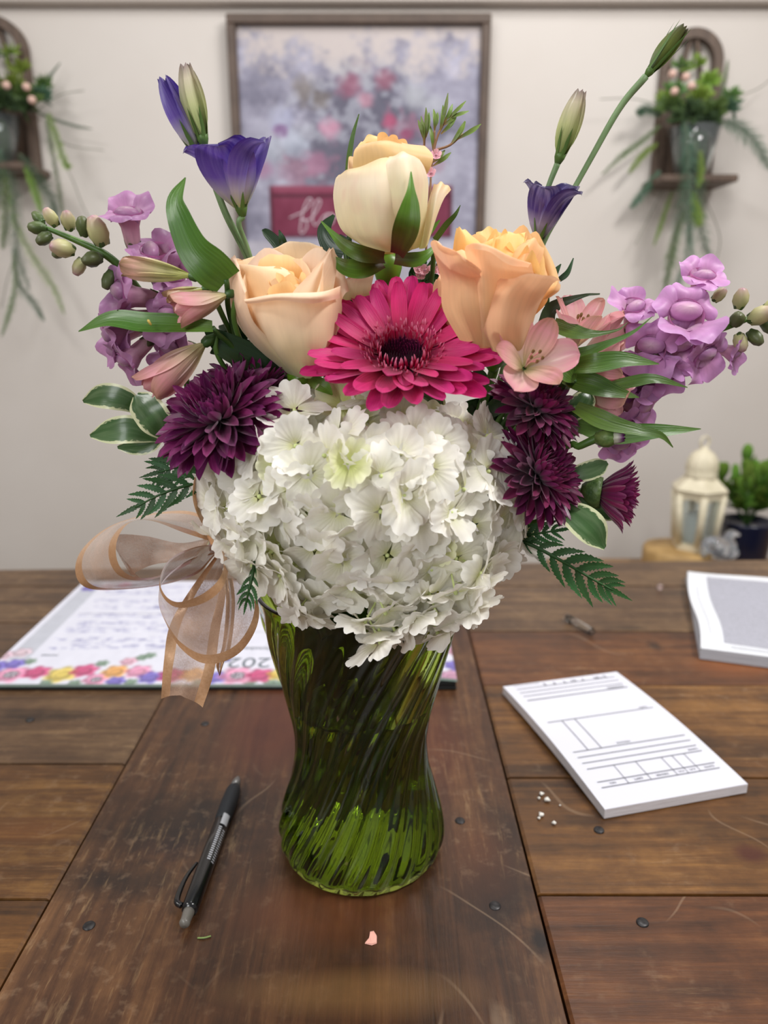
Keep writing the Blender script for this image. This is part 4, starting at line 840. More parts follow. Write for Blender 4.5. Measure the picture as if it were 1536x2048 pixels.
leafthing('strap_leaf', 'lowest long leaf stretching farthest right', [([(1150, 850, .392), (1230, 868, .388), (1320, 862, .388), (1402, 858, .392)], [26, 46, 38, 22, 2], M_leaf, (0, -.9, .45), .2, {})], stem=[(1150, 850, .392), (1080, 900, .41), rin])
leafthing('strap_leaf', 'leaf drooping right with a bright curled tip beside the green bud', [([(1150, 815, .385), (1210, 845, .375), (1280, 862, .372), (1322, 872, .375), (1346, 895, .38)], [28, 44, 30, 20, 14, 3], M_leaf, (0, -.8, .6), .3, {})], stem=[(1150, 815, .385), (1080, 880, .41), rin])
leafthing('strap_leaf', 'pointed dark leaf between the tall rosebud and the peach rose', [([(690, 500, .44), (665, 490, .442), (650, 460, .444), (668, 430, .446)], [46, 52, 38, 26, 6], M_dark, (-.3, -1, .2), .2, {})], stem=[(690, 500, .44), (720, 700, .44), (VX, VY+.02, .185)])
leafthing('strap_leaf', 'pair of short dark leaf tips above the peach rose', [([(565, 500, .45), (550, 482, .45), (532, 465, .45), (524, 460, .45)], [22, 22, 16, 3], M_dark, (0, -1, .2), .2, {}), ([(570, 500, .452), (565, 480, .45), (558, 460, .45)], [16, 16, 12, 2], M_dark, (0, -1, .2), .2, {})], 'leaf', [(568, 500, .45), (640, 700, .44), (VX, VY+.02, .185)])
leafthing('strap_leaf', 'thin grass blade rising behind the left of the tall rosebud', [([(696, 345, .45), (699, 310, .45), (706, 270, .452), (718, 228, .455)], [12, 11, 8, 2], M_leaf, (0, -1, 0), .2, {})], stem=[(696, 340, .45), (700, 520, .445), (VX, VY+.02, .185)])
leafthing('strap_leaf', 'small twin leaf tips right of the apricot rose', [([(1098, 570, .43), (1108, 548, .43), (1122, 528, .432)], [18, 18, 12, 2], M_dark, (0, -1, .2), .2, {}), ([(1118, 560, .43), (1135, 545, .43), (1147, 516, .432)], [10, 12, 8, 2], M_dark, (0, -1, .2), .2, {})], stem=[(1098, 572, .43), (1060, 700, .44), rin])
leafthing('strap_leaf', 'slim upright leaf between the tall rosebud and apricot rose', [([(870, 480, .43), (892, 450, .43), (910, 430, .43), (921, 410, .432)], [12, 12, 8, 1], M_leaf, (0, -1, .1), .2, {})], stem=[(870, 480, .43), (850, 640, .44), (VX+.01, VY+.02, .185)])
leafthing('strap_leaf', 'curling dark leaf behind the right side of the apricot rose', [([(1075, 690, .42), (1090, 650, .418), (1105, 615, .42), (1165, 592, .415), (1200, 588, .41)], [30, 36, 26, 8, 3], M_dark, (.3, -1, .2), .2, {})], stem=[(1075, 690, .42), (1040, 800, .43), rin])

# variegated pittosporum sprigs
def PL(pts, w, hint=(0, -1, .3), mat=None, fold=.1): return (pts, w, mat or M_pitt, hint, fold, dict(n=26, nu=9, wave=.0004))
leafthing('pittosporum_sprig', 'sprig of cream edged green leaves at the far left', [
    PL([(290, 828, .40), (250, 800, .395), (205, 792, .395), (166, 803, .40)], [8, 40, 52, 44, 6]),
    PL([(315, 880, .395), (270, 860, .39), (225, 862, .39), (180, 872, .395)], [8, 48, 56, 46, 6]),
    PL([(335, 880, .392), (310, 840, .388), (288, 810, .39), (272, 790, .395)], [10, 60, 66, 56, 16], (.2, -1, .2)),
    PL([(330, 860, .40), (300, 885, .40), (270, 893, .40), (235, 895, .402)], [8, 36, 40, 30, 6])], 'sprig', [(335, 870, .395), (400, 930, .41), (560, 1060, .425), (VX-.035, VY, .185)])
leafthing('pittosporum_sprig', 'sprig of cream edged leaves hanging right below the plum chrysanthemums', [
    PL([(1120, 1010, .38), (1150, 1030, .372), (1185, 1060, .368), (1210, 1096, .37)], [10, 52, 68, 58, 10], (.2, -1, .3)),
    PL([(1060, 1010, .388), (1085, 985, .382), (1110, 975, .378), (1128, 1000, .376)], [8, 46, 50, 34, 6]),
    PL([(1130, 950, .39), (1165, 945, .388), (1195, 935, .388), (1215, 925, .39)], [8, 34, 40, 34, 8]),
    PL([(1150, 985, .39), (1180, 1000, .386), (1215, 1025, .386), (1240, 1030, .388)], [8, 34, 40, 30, 8])], 'sprig', [(1110, 1000, .385), (1040, 1040, .40), (900, 1130, .42), (VX+.035, VY, .185)])
leafthing('pittosporum_sprig', 'cream edged leaf standing up behind the upper plum chrysanthemum', [
    PL([(1130, 845, .395), (1150, 820, .392), (1170, 800, .392), (1178, 782, .395)], [10, 40, 48, 40, 10])], 'leaf', [(1130, 845, .395), (1060, 930, .41), (900, 1100, .42), (VX+.033, VY, .185)])
leafthing('pittosporum_sprig', 'pale edged leaves under the gerbera behind the hydrangea', [
    PL([(640, 800, .415), (625, 780, .41), (610, 770, .41), (590, 768, .412)], [10, 34, 40, 30, 8], (0, -1, .6)),
    PL([(850, 840, .415), (870, 815, .41), (862, 795, .41), (840, 790, .41)], [10, 36, 42, 30, 8], (0, -1, .6)),
    PL([(960, 835, .42), (990, 815, .415), (1010, 790, .412)], [8, 30, 30, 6], (0, -1, .4), M_dark)], 'sprig', [(640, 800, .415), (680, 900, .43), (VX, VY, .185)])
# dark filler foliage in the depth of the bouquet
for (nm, lb, cx, cy, Yc, n, R) in (('foliage_sprig', 'dark green filler leaves deep between gerbera and purple mum', 590, 800, .435, 12, 75), ('foliage_sprig', 'dark green filler leaves deep right of the gerbera', 985, 800, .435, 14, 85),
        ('foliage_sprig', 'dark green filler leaves low behind the left mum', 440, 900, .43, 12, 90), ('foliage_sprig', 'dark green filler leaves behind the right mums', 1040, 930, .43, 14, 95),
        ('foliage_sprig', 'dark green filler leaves behind the two upper roses', 830, 590, .455, 12, 80), ('foliage_sprig', 'dark filler leaves behind the peach rose left side', 480, 680, .44, 10, 70)):
    bl = []
    for i in range(n):
        a = U(0, 6.28); r = R*U(.5, 1.0)
        bl.append(([(cx, cy, Yc), (cx+math.cos(a)*r*.5, cy-math.sin(a)*r*.5, Yc-.006), (cx+math.cos(a)*r, cy-math.sin(a)*r, Yc-U(0, .015))], [6, 24, 28, 3], M_dark, (U(-.5, .5), -1, U(-.2, .6)), .2, dict(n=10, nu=5)))
    leafthing(nm, lb, bl, 'foliage', [(cx, cy, Yc), ((cx+735)/2, (cy+1100)/2, .44), (VX+(cx-735)*.00008, VY+.01, .185)])

bl = []
for (x, y, Y, a, L_) in ((600, 1290, .415, -1.2, 110), (650, 1330, .405, -1.5, 130), (700, 1300, .40, -1.4, 140), (760, 1330, .40, -1.7, 130), (810, 1290, .405, -1.8, 120), (850, 1270, .42, -1.9, 100), (620, 1240, .43, -1.3, 120), (720, 1240, .45, -1.5, 160), (790, 1230, .45, -1.7, 150), (670, 1250, .455, -1.4, 150), (590, 1230, .43, -1.1, 120), (860, 1220, .435, -2.0, 120), (740, 1270, .395, -1.3, 110), (680, 1220, .395, -1.8, 110)):
    dx, dy = math.cos(a)*L_, -math.sin(a)*L_
    bl.append(([(x, y-60, Y), (x+dx*.5, y-60+dy*.5, Y+.002), (x+dx*.8, y-60+dy*1.0, Y+.008)], [12, 52, 46, 6], M_dark, (U(-.6, .6), -1, .1), .2, dict(n=12, nu=5)))
leafthing('foliage_sprig', 'dark leaves pressed inside the neck of the green vase', bl, 'foliage', [(720, 1180, .43), Vector((VX, VY, .1))][:1]+[(722, 1260, .43), Vector((VX, VY, .1))])
# ferns
def fern(label, pts, n, wpx, hint=(0, -1, .2), start=.12, side=1.0, curve=.25, group='leatherleaf fern fronds'):
    q = PP(pts); t = thing('fern_frond', label, 'fern', q[0], group)
    put(tube('stem', q, [.0011, .0009, .0004], M_fern, 30, 6), 'stem', t)
    c = spline(q, 200); tg = nrm(np.gradient(c, axis=0)); h = np.array(hint, float); kx = pxm(Vector(c[100]))
    for i in range(n):
        f = start+(1-start)*(i/(n-.0)); j = int(f*199)
        ln = wpx*kx*(math.sin(math.pi*min(1, (1-f)*1.1+.08))**.7)*(1-.35*f)*U(.92, 1.08)
        for sgn in (-1, 1):
            B = np.cross(tg[j], nrm(h))*sgn; d = nrm(B*1.0+tg[j]*(.75+f*.6)); o = Vector(c[j])
            p = [o, o+Vector(d)*ln*.5, o+Vector(nrm(d+tg[j]*curve))*ln+Vector((0, U(-.002, .002), U(-.002, .001)))]
            put(leaf_mesh('leaflet', p, [ln*.10, ln*.27, ln*.25, ln*.17, ln*.02], M_fern, hint, .12, nu=5, n=37, teeth=9, tooth=.45), 'leaflet', t)
    d = Vector(tg[-1]); o = Vector(c[-1])
    put(leaf_mesh('leaflet', [o-d*wpx*kx*.2, o+d*wpx*kx*.15, o+d*wpx*kx*.5], [wpx*kx*.12, wpx*kx*.14, 0.0003], M_fern, hint, .1, nu=5, n=30, teeth=8, tooth=.4), 'leaflet', t)
fern('long fern frond pointing down right over the table', [(960, 1060, .40), (1050, 1085, .385), (1120, 1120, .378), (1185, 1158, .375), (1225, 1180, .374)], 9, 92, (.1, -1, .25), .15)
fern('short dark fern frond right of the hydrangea', [(980, 1100, .395), (1030, 1075, .39), (1070, 1068, .388), (1120, 1060, .388)], 6, 62, (.1, -1, .3), .3)
fern('dark fern frond spreading left below the purple chrysanthemum', [(470, 960, .405), (400, 965, .395), (330, 985, .39), (270, 1015, .388)], 8, 84, (-.1, -1, .25), .1)
fern('fern frond behind the left fern, nearer the mum', [(480, 900, .41), (410, 915, .40), (350, 935, .396), (315, 945, .395)], 7, 76, (-.1, -1, .25), .1)
fern('fern tip hanging beside the vase rim under the hydrangea', [(512, 1110, .362), (506, 1145, .350), (498, 1180, .346), (492, 1208, .346)], 6, 50, (-.2, -1, .1), .1)
fern('fern tip showing between the two top roses and the gerbera', [(850, 660, .445), (845, 600, .445), (848, 560, .445), (850, 530, .446)], 8, 60, (0, -1, .2), .1)

# waxflower sprig
M_wax = petalmat('wax_needle', [(0, sl(150, 110, 70)), (.3, sl(96, 116, 50)), (1, sl(120, 144, 66))], .4, .1, .1, 6, None, .2, .2)
M_waxs = simple('wax_stem', sl(140, 104, 74), .6); M_waxf = petalmat('wax_flower', [(0, sl(236, 170, 190)), (1, sl(244, 206, 214))], .4, .2, .1, 6, None, .1, .1)
t = thing('waxflower_sprig', 'waxflower sprig with needle leaves behind the tall rosebud', 'sprig', P(868, 330, .46))
for br in ([(862, 345, .46), (866, 310, .46), (876, 270, .46), (892, 240, .462)], [(866, 320, .46), (868, 290, .46), (869, 262, .46)], [(872, 300, .46), (900, 290, .46), (925, 268, .462)], [(848, 300, .462), (849, 270, .462), (848, 250, .462)], [(862, 345, .46), (858, 420, .455), (840, 600, .45), (780, 900, .445)]):
    put(tube('stem', PP(br), .0007, M_waxs, 14, 6), 'stem', t)
for (x0, y0, x1, y1) in ((848, 285, 842, 232), (850, 280, 852, 215), (846, 275, 836, 240), (852, 275, 858, 225), (869, 262, 867, 218), (869, 258, 875, 225), (866, 300, 857, 245), (882, 255, 896, 186), (880, 262, 886, 210), (888, 245, 905, 208), (892, 240, 932, 202), (894, 236, 938, 222), (888, 250, 912, 230), (890, 262, 914, 228), (882, 268, 912, 235), (900, 292, 930, 242), (908, 285, 931, 243), (912, 280, 962, 248), (918, 276, 958, 254), (866, 332, 902, 305), (866, 325, 890, 300)):
    k = pxm(P(x0, y0, .46)); put(leaf_mesh('needle', PP([(x0, y0, .46), ((x0+x1)/2+2, (y0+y1)/2, .459), (x1, y1, .461)]), [2.5*k, 7*k, 8*k, 1.5*k], M_wax, (U(-.5, .5), -1, .3), .3, nu=3, n=8), 'needle', t)
wf = petal_mesh('petal', .003, .0028, M_waxf, .5, .3, .4, 0, .5, .3, nu=5, nv=5)
for (x, y, Y) in ((862, 348, .456), (872, 312, .456), (835, 540, .44), (850, 542, .44), (866, 540, .44), (882, 545, .44), (840, 552, .44)):
    Fm = frame(P(x, y, Y), (U(-.3, .3), -1, .4))
    b = put(lathe('flower_cup', [(0, -.002), (.0012, -.0015), (.0016, 0), (.0008, .0004)], M_waxf, 10), 'flower_cup', t, Fm)
    for i in range(5): put(wf, 'petal', b, radial(Fm, i*1.2566, .0012, 0, .5))

# ------------------------------------------------------------------ ribbon bow
m_org, nt, bs = newmat('organza'); g = G(nt)
bs.inputs['Base Color'].default_value = sl(196, 160, 136); bs.inputs['Roughness'].default_value = .42; bs.inputs['Sheen Weight'].default_value = .5
tc = g.n('ShaderNodeTexCoord'); nz = g.n('ShaderNodeTexNoise', i_Scale=1500.0, i_Detail=2.0); g.l(tc.outputs['Object'], nz.inputs[0])
n2_ = g.n('ShaderNodeTexNoise', i_Scale=70.0, i_Detail=3.0); g.l(tc.outputs['Object'], n2_.inputs[0])
tp = g.n('ShaderNodeBsdfTransparent'); mx = g.n('ShaderNodeMixShader'); out_ = nt.nodes['Material Output']
g.l(g.math('ADD', .68, g.math('ADD', g.math('MULTIPLY', g.math('SUBTRACT', nz.outputs[0], .5), .5), g.math('MULTIPLY', g.math('SUBTRACT', n2_.outputs[0], .5), .6)), clamp=True), mx.inputs[0])
g.l(tp.outputs[0], mx.inputs[1]); g.l(bs.outputs[0], mx.inputs[2]); g.l(mx.outputs[0], out_.inputs[0])
bmp = g.n('ShaderNodeBump', i_Strength=.5, i_Distance=.002); g.l(n2_.outputs[0], bmp.inputs['Height']); g.l(bmp.outputs[0], bs.inputs['Normal'])
M_satin = noisy('satin_edge', sl(206, 158, 116), sl(220, 176, 136), 700, .28, .15, spec=.8, dist=.0003)
M_satin.node_tree.nodes['Principled BSDF'].inputs['Metallic'].default_value = .25
bow = thing('ribbon_bow', 'sheer beige organza bow with satin edges on the vase neck', 'ribbon', P(430, 1085, .405))
def ribbon(A, B, sa=.17, n=70, notch=0.0, wob=.0012, satA=True, satB=True):
    a = spline(PP(A), n); b = spline(PP(B), n)
    def strip(f0, f1, nu, nm, mat, off=0.0):
        f = np.linspace(f0, f1, nu)
        X = a[:, None]*(1-f)[None, :, None]+b[:, None]*f[None, :, None]
        w = np.sin(np.linspace(0, 14, n))[:, None]*np.sin(f*9)[None]*wob
        X[..., 1] += w
        if notch:
            tt = np.clip((np.linspace(0, 1, n)-.7)/.3, 0, 1)[:, None]
            X[..., 2] += tt*notch*(1-np.abs(f-.5)*2)[None]
        return gmesh(nm, X, mat)
    o = put(strip(sa, 1-sa, 14, 'organza', m_org), 'organza', bow)
    if satA: put(strip(0, sa, 4, 'satin_edge', M_satin), 'satin_edge', bow, None, 'shiny peach satin edge')
    if satB: put(strip(1-sa, 1, 4, 'satin_edge', M_satin), 'satin_edge', bow, None, 'shiny peach satin edge')
ribbon([(430, 1085, .40), (370, 1066, .385), (305, 1042, .375), (262, 1044, .37), (236, 1075, .37), (233, 1115, .371), (250, 1145, .374), (285, 1156, .38), (325, 1148, .388), (385, 1118, .40), (430, 1092, .405)],
       [(430, 1040, .415), (370, 1022, .43), (290, 1030, .432), (215, 1055, .428), (165, 1098, .42), (150, 1140, .418), (165, 1172, .418), (210, 1180, .422), (310, 1172, .43), (390, 1150, .43), (430, 1110, .41)])
ribbon([(440, 1088, .395), (390, 1094, .375), (340, 1118, .358), (320, 1158, .35), (330, 1190, .346), (355, 1204, .343), (393, 1194, .342), (426, 1172, .345), (444, 1146, .352), (447, 1118, .365), (440, 1090, .39)],
       [(440, 1105, .405), (375, 1125, .40), (326, 1165, .385), (318, 1205, .375), (334, 1250, .364), (360, 1296, .356), (402, 1326, .352), (450, 1322, .352), (492, 1292, .355), (518, 1235, .362), (508, 1165, .375)], .13)
ribbon([(440, 1100, .405), (380, 1180, .395), (340, 1250, .388), (328, 1320, .384), (322, 1398, .382)],
       [(460, 1110, .405), (450, 1200, .395), (438, 1270, .388), (428, 1345, .384), (405, 1416, .381)], .2, notch=.006)
ribbon([(420, 1075, .402), (360, 1085, .40), (290, 1070, .405), (225, 1070, .41), (238, 1110, .412), (260, 1150, .412)],
       [(430, 1095, .404), (370, 1120, .40), (310, 1130, .40), (270, 1150, .41), (280, 1160, .412), (300, 1165, .412)], .03, satA=False, satB=False)
ribbon([(430, 1085, .405), (400, 1040, .395), (386, 1000, .39), (388, 960, .39), (400, 940, .395)], [(440, 1085, .41), (420, 1040, .405), (405, 1000, .40), (400, 965, .40), (410, 945, .40)], .4)
ribbon([(445, 1100, .40), (452, 1200, .39), (445, 1290, .384), (432, 1325, .382), (438, 1350, .38)], [(455, 1100, .402), (470, 1200, .392), (462, 1290, .386), (448, 1325, .384), (440, 1352, .382)], .4)
put(tube('knot', PP([(425, 1065, .398), (440, 1080, .394), (448, 1105, .396)]), [.004, .006, .004], M_satin, 12, 12), 'knot', bow)
# wire pick that ties the bow to the stems
put(tube('tie', [P(440, 1085, .40), P(500, 1130, .40), Vector((VX-.045, VY-.02, .19)), Vector((VX-.03, VY, .15))], .0012, M_satin, 16, 6), 'tie', bow)
# ------------------------------------------------------------------ things on the table
def rectframe(A, B, D, z):
    """frame with origin A, x towards B, y towards D (table-plane points)"""
    x = Vector((B.x-A.x, B.y-A.y, 0)); w = x.length; x.normalize(); y = Vector((-x.y, x.x, 0)); h = (Vector((D.x-A.x, D.y-A.y, 0))).dot(y)
    M = Matrix(((x.x, y.x, 0, A.x), (x.y, y.y, 0, A.y), (0, 0, 1, z), (0, 0, 0, 1))); return M, w, h
M_paper = simple('white_paper', sl(218, 218, 228), .75, spec=.2)
M_pedge = noisy('paper_edge', sl(206, 200, 204), sl(226, 222, 226), 30, .85, .5, stretch=(1, 1, 90))
M_ink = simple('grey_ink', sl(96, 96, 106), .8, spec=.1)
def flatbar(x0, y0, x1, y1, z, w, mat):
    d = Vector((x1-x0, y1-y0)); n = Vector((-d.y, d.x)).normalized()*w/2
    v = [(x0-n.x, y0-n.y), (x1-n.x, y1-n.y), (x1+n.x, y1+n.y), (x0+n.x, y0+n.y)]
    return [(a, b, z) for a, b in v]
# order pad: near-left corner, near-right, far-left (top surface)
A, B, D = T(1208, 1638), T(1493, 1586), T(976, 1392)
Mp, pw, ph = rectframe(A, B, D, 0.0003)
pad = thing('order_pad', 'thick white pad of printed order slips right of the vase', 'notepad', (A.x, A.y, 0))
def padz(u, v): return .0078*(.75+.25*np.sin(np.pi*np.clip(v, 0, 1)))
nu_, nv_ = 8, 24
us, vs_ = np.meshgrid(np.linspace(0, 1, nu_), np.linspace(0, 1, nv_))
lift = .0035*np.sin(np.pi*vs_)     # the pad bows up in the middle
top = np.stack([us*pw, vs_*ph, .0075+lift], -1); bot = np.stack([us*pw, vs_*ph, lift*.8], -1)
put(gmesh('top_sheet', top, M_paper), 'top_sheet', pad, Mp)
ring = [(0, j) for j in range(nu_)]+[(i, nu_-1) for i in range(1, nv_)]+[(nv_-1, j) for j in range(nu_-2, -1, -1)]+[(i, 0) for i in range(nv_-2, 0, -1)]
tv = [top[i, j]-np.array([0, 0, .00005]) for i, j in ring]; bv = [bot[i, j] for i, j in ring]; n = len(ring)
put(mesh('sheet_stack', tv+bv, [(i, n+i, n+(i+1) % n, (i+1) % n) for i in range(n)]+[tuple(range(n, 2*n))], M_pedge, smooth=False), 'sheet_stack', pad, Mp)
def pz(v): return .0077+.0035*math.sin(math.pi*v)
verts, faces = [], []
def rule(x0, v0, x1, v1, w=.0005, seg=6):
    for i in range(seg):
        a, b = i/seg, (i+1)/seg
        p = (x0+(x1-x0)*a)*pw, (v0+(v1-v0)*a)*ph, (x0+(x1-x0)*b)*pw, (v0+(v1-v0)*b)*ph
        q = flatbar(*p, 0, w, None)
        va, vb = v0+(v1-v0)*a, v0+(v1-v0)*b
        o = len(verts); zs = [pz(va), pz(vb), pz(vb), pz(va)]
        verts.extend([(q[k][0], q[k][1], zs[k]+.00006) for k in range(4)]); faces.append((o, o+1, o+2, o+3))
x0, x1 = .08, .93
for v in (.115, .15, .235, .275, .315, .355, .60, .82, .865, .905, .945): rule(x0, v, x1, v, 0.0009 if v != .82 else .0013, 1)
for x in (.27, .43, .62, .70, .79): rule(x, .115, x, .235, .0005, 4)
for x in (.19, .29): rule(x, .355, x, .60, .0007, 8)
rule(.08, .985, .3, .985, .0005, 1)
o = put(mesh('printed_rules', verts, faces, M_ink, smooth=False), 'printed_rules', pad, Mp)
R180 = Matrix.Rotation(math.pi, 4, 'Z')
def ptxt(s, u, v, size): text('print', s, size, M_ink, pad, Mp @ Matrix.Translation((u*pw, v*ph, pz(v)+.00012)) @ R180)
for s, u, v, z in (('DATE', .87, .133, .0034), ('A.M.', .745, .133, .003), ('P.M.', .66, .133, .003), ('DRIVER', .525, .133, .0032), ('DEPT.', .35, .133, .0032), ('NO.', .17, .133, .0032), ('NAME', .88, .253, .0032), ('MESSAGE', .47, .372, .003), ('CARD', .86, .615, .0032), ('ADDRESS', .84, .838, .0042), ('PHONE', .80, .96, .003)): ptxt(s, u, v, z)
for s, u in (('S', .86), ('M', .78), ('T', .66), ('W', .58), ('T', .50), ('F', .41), ('S', .33)): ptxt(s, u, .965, .0065)

# second pad at the right edge
A2, B2 = T(1399, 1318), T(1536, 1336); D2 = T(1380, 1160)
M2, w2, h2 = rectframe(A2, B2, D2, .0003); w2 = .142
pad2 = thing('carbon_form_pad', 'thick pad with a grey carbon panel cut by the right edge', 'notepad', (A2.x, A2.y, 0))
nu_, nv_ = 20, 30
us, vs_ = np.meshgrid(np.linspace(0, 1, nu_), np.linspace(0, 1, nv_))
zt_ = .012+.002*np.sin(us*5+1)*np.sin(vs_*4)+.0016*np.sin(vs_*9)*(1-us)-.003*(us > .8)*(us-.8)*5*vs_
xx = us*w2+.0022*np.sin(vs_*7)*(1-us)
top = np.stack([xx, vs_*h2, zt_], -1)
put(gmesh('top_sheet', top, simple('form_white', sl(226, 228, 234), .5, spec=.4)), 'top_sheet', pad2, M2)
ring = [(0, j) for j in range(nu_)]+[(i, nu_-1) for i in range(1, nv_)]+[(nv_-1, j) for j in range(nu_-2, -1, -1)]+[(i, 0) for i in range(nv_-2, 0, -1)]
tv = [top[i, j]-np.array([0, 0, .0001]) for i, j in ring]; bv = [np.array([us[i, j]*w2, vs_[i, j]*h2, 0]) for i, j in ring]; n = len(ring)
put(mesh('sheet_stack', tv+bv, [(i, n+i, n+(i+1) % n, (i+1) % n) for i in range(n)]+[tuple(range(n, 2*n))], noisy('stack_edge', sl(150, 156, 166), sl(206, 208, 216), 40, .7, .4, stretch=(.4, .4, 60)), smooth=False), 'sheet_stack', pad2, M2)
i0, i1 = 3, 16
gp = top[2:28, i0:i1+1]+np.array([0, 0, .00025])
put(gmesh('carbon_panel', gp, noisy('carbon_grey', sl(150, 150, 160), sl(176, 176, 188), 500, .6, .1)), 'carbon_panel', pad2, M2, 'mottled grey carbon panel')
vv = []; ff = []
for (ax, ay, bx, by, w) in ((.07, .15, .07, .75, .0006), (.07, .15, .1, .15, .0005), (.2, .035, .95, .035, .0012), (.2, .05, .95, .05, .0004)):
    for k_ in range(12):
        f0, f1 = k_/12, (k_+1)/12
        q = flatbar((ax+(bx-ax)*f0)*w2, (ay+(by-ay)*f0)*h2, (ax+(bx-ax)*f1)*w2, (ay+(by-ay)*f1)*h2, 0, w, None)
        def zf(x, y):
            u, v = x/w2, y/h2; return .012+.002*math.sin(u*5+1)*math.sin(v*4)+.0016*math.sin(v*9)*(1-u)+.0002
        o = len(vv); vv.extend([(a[0]+.0022*math.sin(a[1]/h2*7)*(1-a[0]/w2), a[1], zf(a[0], a[1])) for a in q]); ff.append((o, o+1, o+2, o+3))
put(mesh('printed_rules', vv, ff, M_ink, smooth=False), 'printed_rules', pad2, M2)

# calendar pad
FL, FR, BL = T(-58, 1381), T(915, 1384), T(178, 1168)
cw = FR.x-FL.x; ch_ = BL.y-FL.y; cy0 = FL.y
cal = thing('desk_calendar', 'large floral desk calendar pad lying upside down behind the vase', 'calendar', (FL.x, cy0, 0))
Mc = Matrix.Translation((FL.x, cy0, .0003))
NX, NY = 520, 300
us, vs_ = np.meshgrid(np.linspace(0, 1, NX), np.linspace(0, 1, NY))
x = FL.x+us*cw; y = cy0+vs_*ch_
curl = np.clip((us-.80)/.2, 0, 1)**2*np.clip(1-vs_*2.2, 0, 1)
ss = np.clip((us-.72)/.14, 0, 1); z = .0036+.0052*ss*ss*(3-2*ss)+.004*curl*np.sin(np.clip((us-.8)/.2, 0, 1)*math.pi)
img = np.zeros((NY, NX, 3))+np.array([208, 208, 220])
nr = np.random.RandomState(3)
def vnoise(w, h, sx, sy, rs):
    gx = rs.rand(sy+2, sx+2); xs = np.linspace(0, sx, w); ys_ = np.linspace(0, sy, h)
    xi = xs.astype(int); yi = ys_.astype(int); fx = (xs-xi); fy = (ys_-yi); fx = fx*fx*(3-2*fx); fy = fy*fy*(3-2*fy)
    a = gx[yi][:, xi]; b = gx[yi][:, xi+1]; c = gx[yi+1][:, xi]; d = gx[yi+1][:, xi+1]
    return (a*(1-fx)+b*fx)*(1-fy)[:, None]+(c*(1-fx)+d*fx)*fy[:, None]
# grey margins and day columns
def band(c0, c1, v0=.0, v1=1.0):
    global img
    m = (us > c0) & (us < c1) & (vs_ > v0) & (vs_ < v1); img[m] = img[m]*.0+np.array([180, 182, 192])
band(.015, .06, .2, 1); band(.372, .41, .25, 1); band(.72, .75, .25, 1)
for v in (.31, .37, .46, .52, .60, .69, .76, .86, .93):                     # lines of print
    for k_ in range(46):
        u0 = .075+nr.rand()*.27; L_ = .006+.02*nr.rand()
        m = (np.abs(vs_-v-.045*(nr.rand()-.5)) < .004+.004*nr.rand()) & (us > u0) & (us < u0+L_); img[m] *= np.array([.90, .90, .94])
for v in (.62,): m = (np.abs(vs_-v) < .004) & (us > .075) & (us < .36); img[m] *= .8
for v in np.linspace(.3, 1, 6):
    m = (np.abs(vs_-v) < .003) & (us > .42); img[m] *= .86
for u in np.linspace(.42, .98, 8):
    m = (np.abs(us-u) < .0016) & (vs_ > .3); img[m] *= .86
# border flowers
def flower(cx, cy, rx, col, centre=None, dark=False):
    global img
    dx, dy = (x-cx)/rx, (y-cy)/(rx*1.0); r = np.hypot(dx, dy); a = np.arctan2(dy, dx)
    e = 1+.10*np.cos(6*a+cx*50)
    m = r < e; sh = .86+.14*np.cos(r*9+a)
    c = np.array(col)[None]*sh[m][:, None]; c = c*(1-.25*(r[m] < .4)[:, None])
    al = np.clip((e-r)/.35, 0, 1)[m][:, None]*.85; img[m] = np.clip(img[m]*(1-al)+c*al, 0, 255)
    m2 = r < .34
    if dark: img[m2] = np.where((np.sin(a[m2]*6+r[m2]*30) > .1)[:, None], np.array([60, 58, 70]), np.array([190, 180, 190]))
    else: img[m2] = np.array(centre or [v*.8+30 for v in col])*.95
PK, MG, YE, OR, PU, GR, BKc = (232, 150, 184), (206, 76, 124), (228, 200, 92), (236, 168, 92), (118, 104, 196), (128, 150, 132), (40, 48, 52)
fl = [(-40, 1350, .022, PU), (22, 1356, .019, PK, None, True), (-10, 1340, .014, PU), (30, 1335, .012, PU), (75, 1352, .015, MG), (8, 1318, .012, (226, 190, 206)), (45, 1312, .012, (228, 200, 212)), (125, 1356, .018, YE), (170, 1348, .015, MG), (192, 1366, .014, PK, None, True), (232, 1350, .015, OR), (232, 1370, .011, PU), (278, 1350, .015, PK), (302, 1362, .014, PU), (258, 1330, .010, (226, 170, 190)),
      (345, 1358, .016, MG), (388, 1356, .015, OR), (432, 1362, .014, PU), (452, 1326, .007, (96, 92, 150)), (475, 1358, .020, PK, None, True), (522, 1358, .016, MG), (560, 1356, .014, YE), (610, 1358, .018, PU), (660, 1358, .016, PK, None, True), (700, 1358, .015, OR), (750, 1358, .018, MG), (800, 1358, .016, YE), (850, 1358, .017, PK), (905, 1372, .016, (196, 140, 170)), (908, 1348, .012, PU), (908, 1318, .012, (214, 150, 176)), (905, 1290, .010, PK), (215, 1180, .012, (232, 200, 214)), (180, 1182, .012, PU), (250, 1176, .010, PK)]
for (lx, ly) in ((95, 1372), (150, 1374), (205, 1334), (262, 1372), (60, 1330), (300, 1318), (285, 1322), (540, 1372), (400, 1372), (560, 1374), (640, 1374), (720, 1374), (500, 1372)):
    p = T(lx, ly); flower(p.x, p.y, .008, GR, GR)
for q in fl:
    p = T(q[0], q[1]); flower(p.x, p.y, q[2], q[3], None, len(q) > 5 and q[5])
m = vs_ < .018; img[m] = np.array([96, 110, 104])
img += (vnoise(NX, NY, 60, 34, nr)[..., None]-.5)*6
M_print = vcolmat('calendar_print', .55, .4)
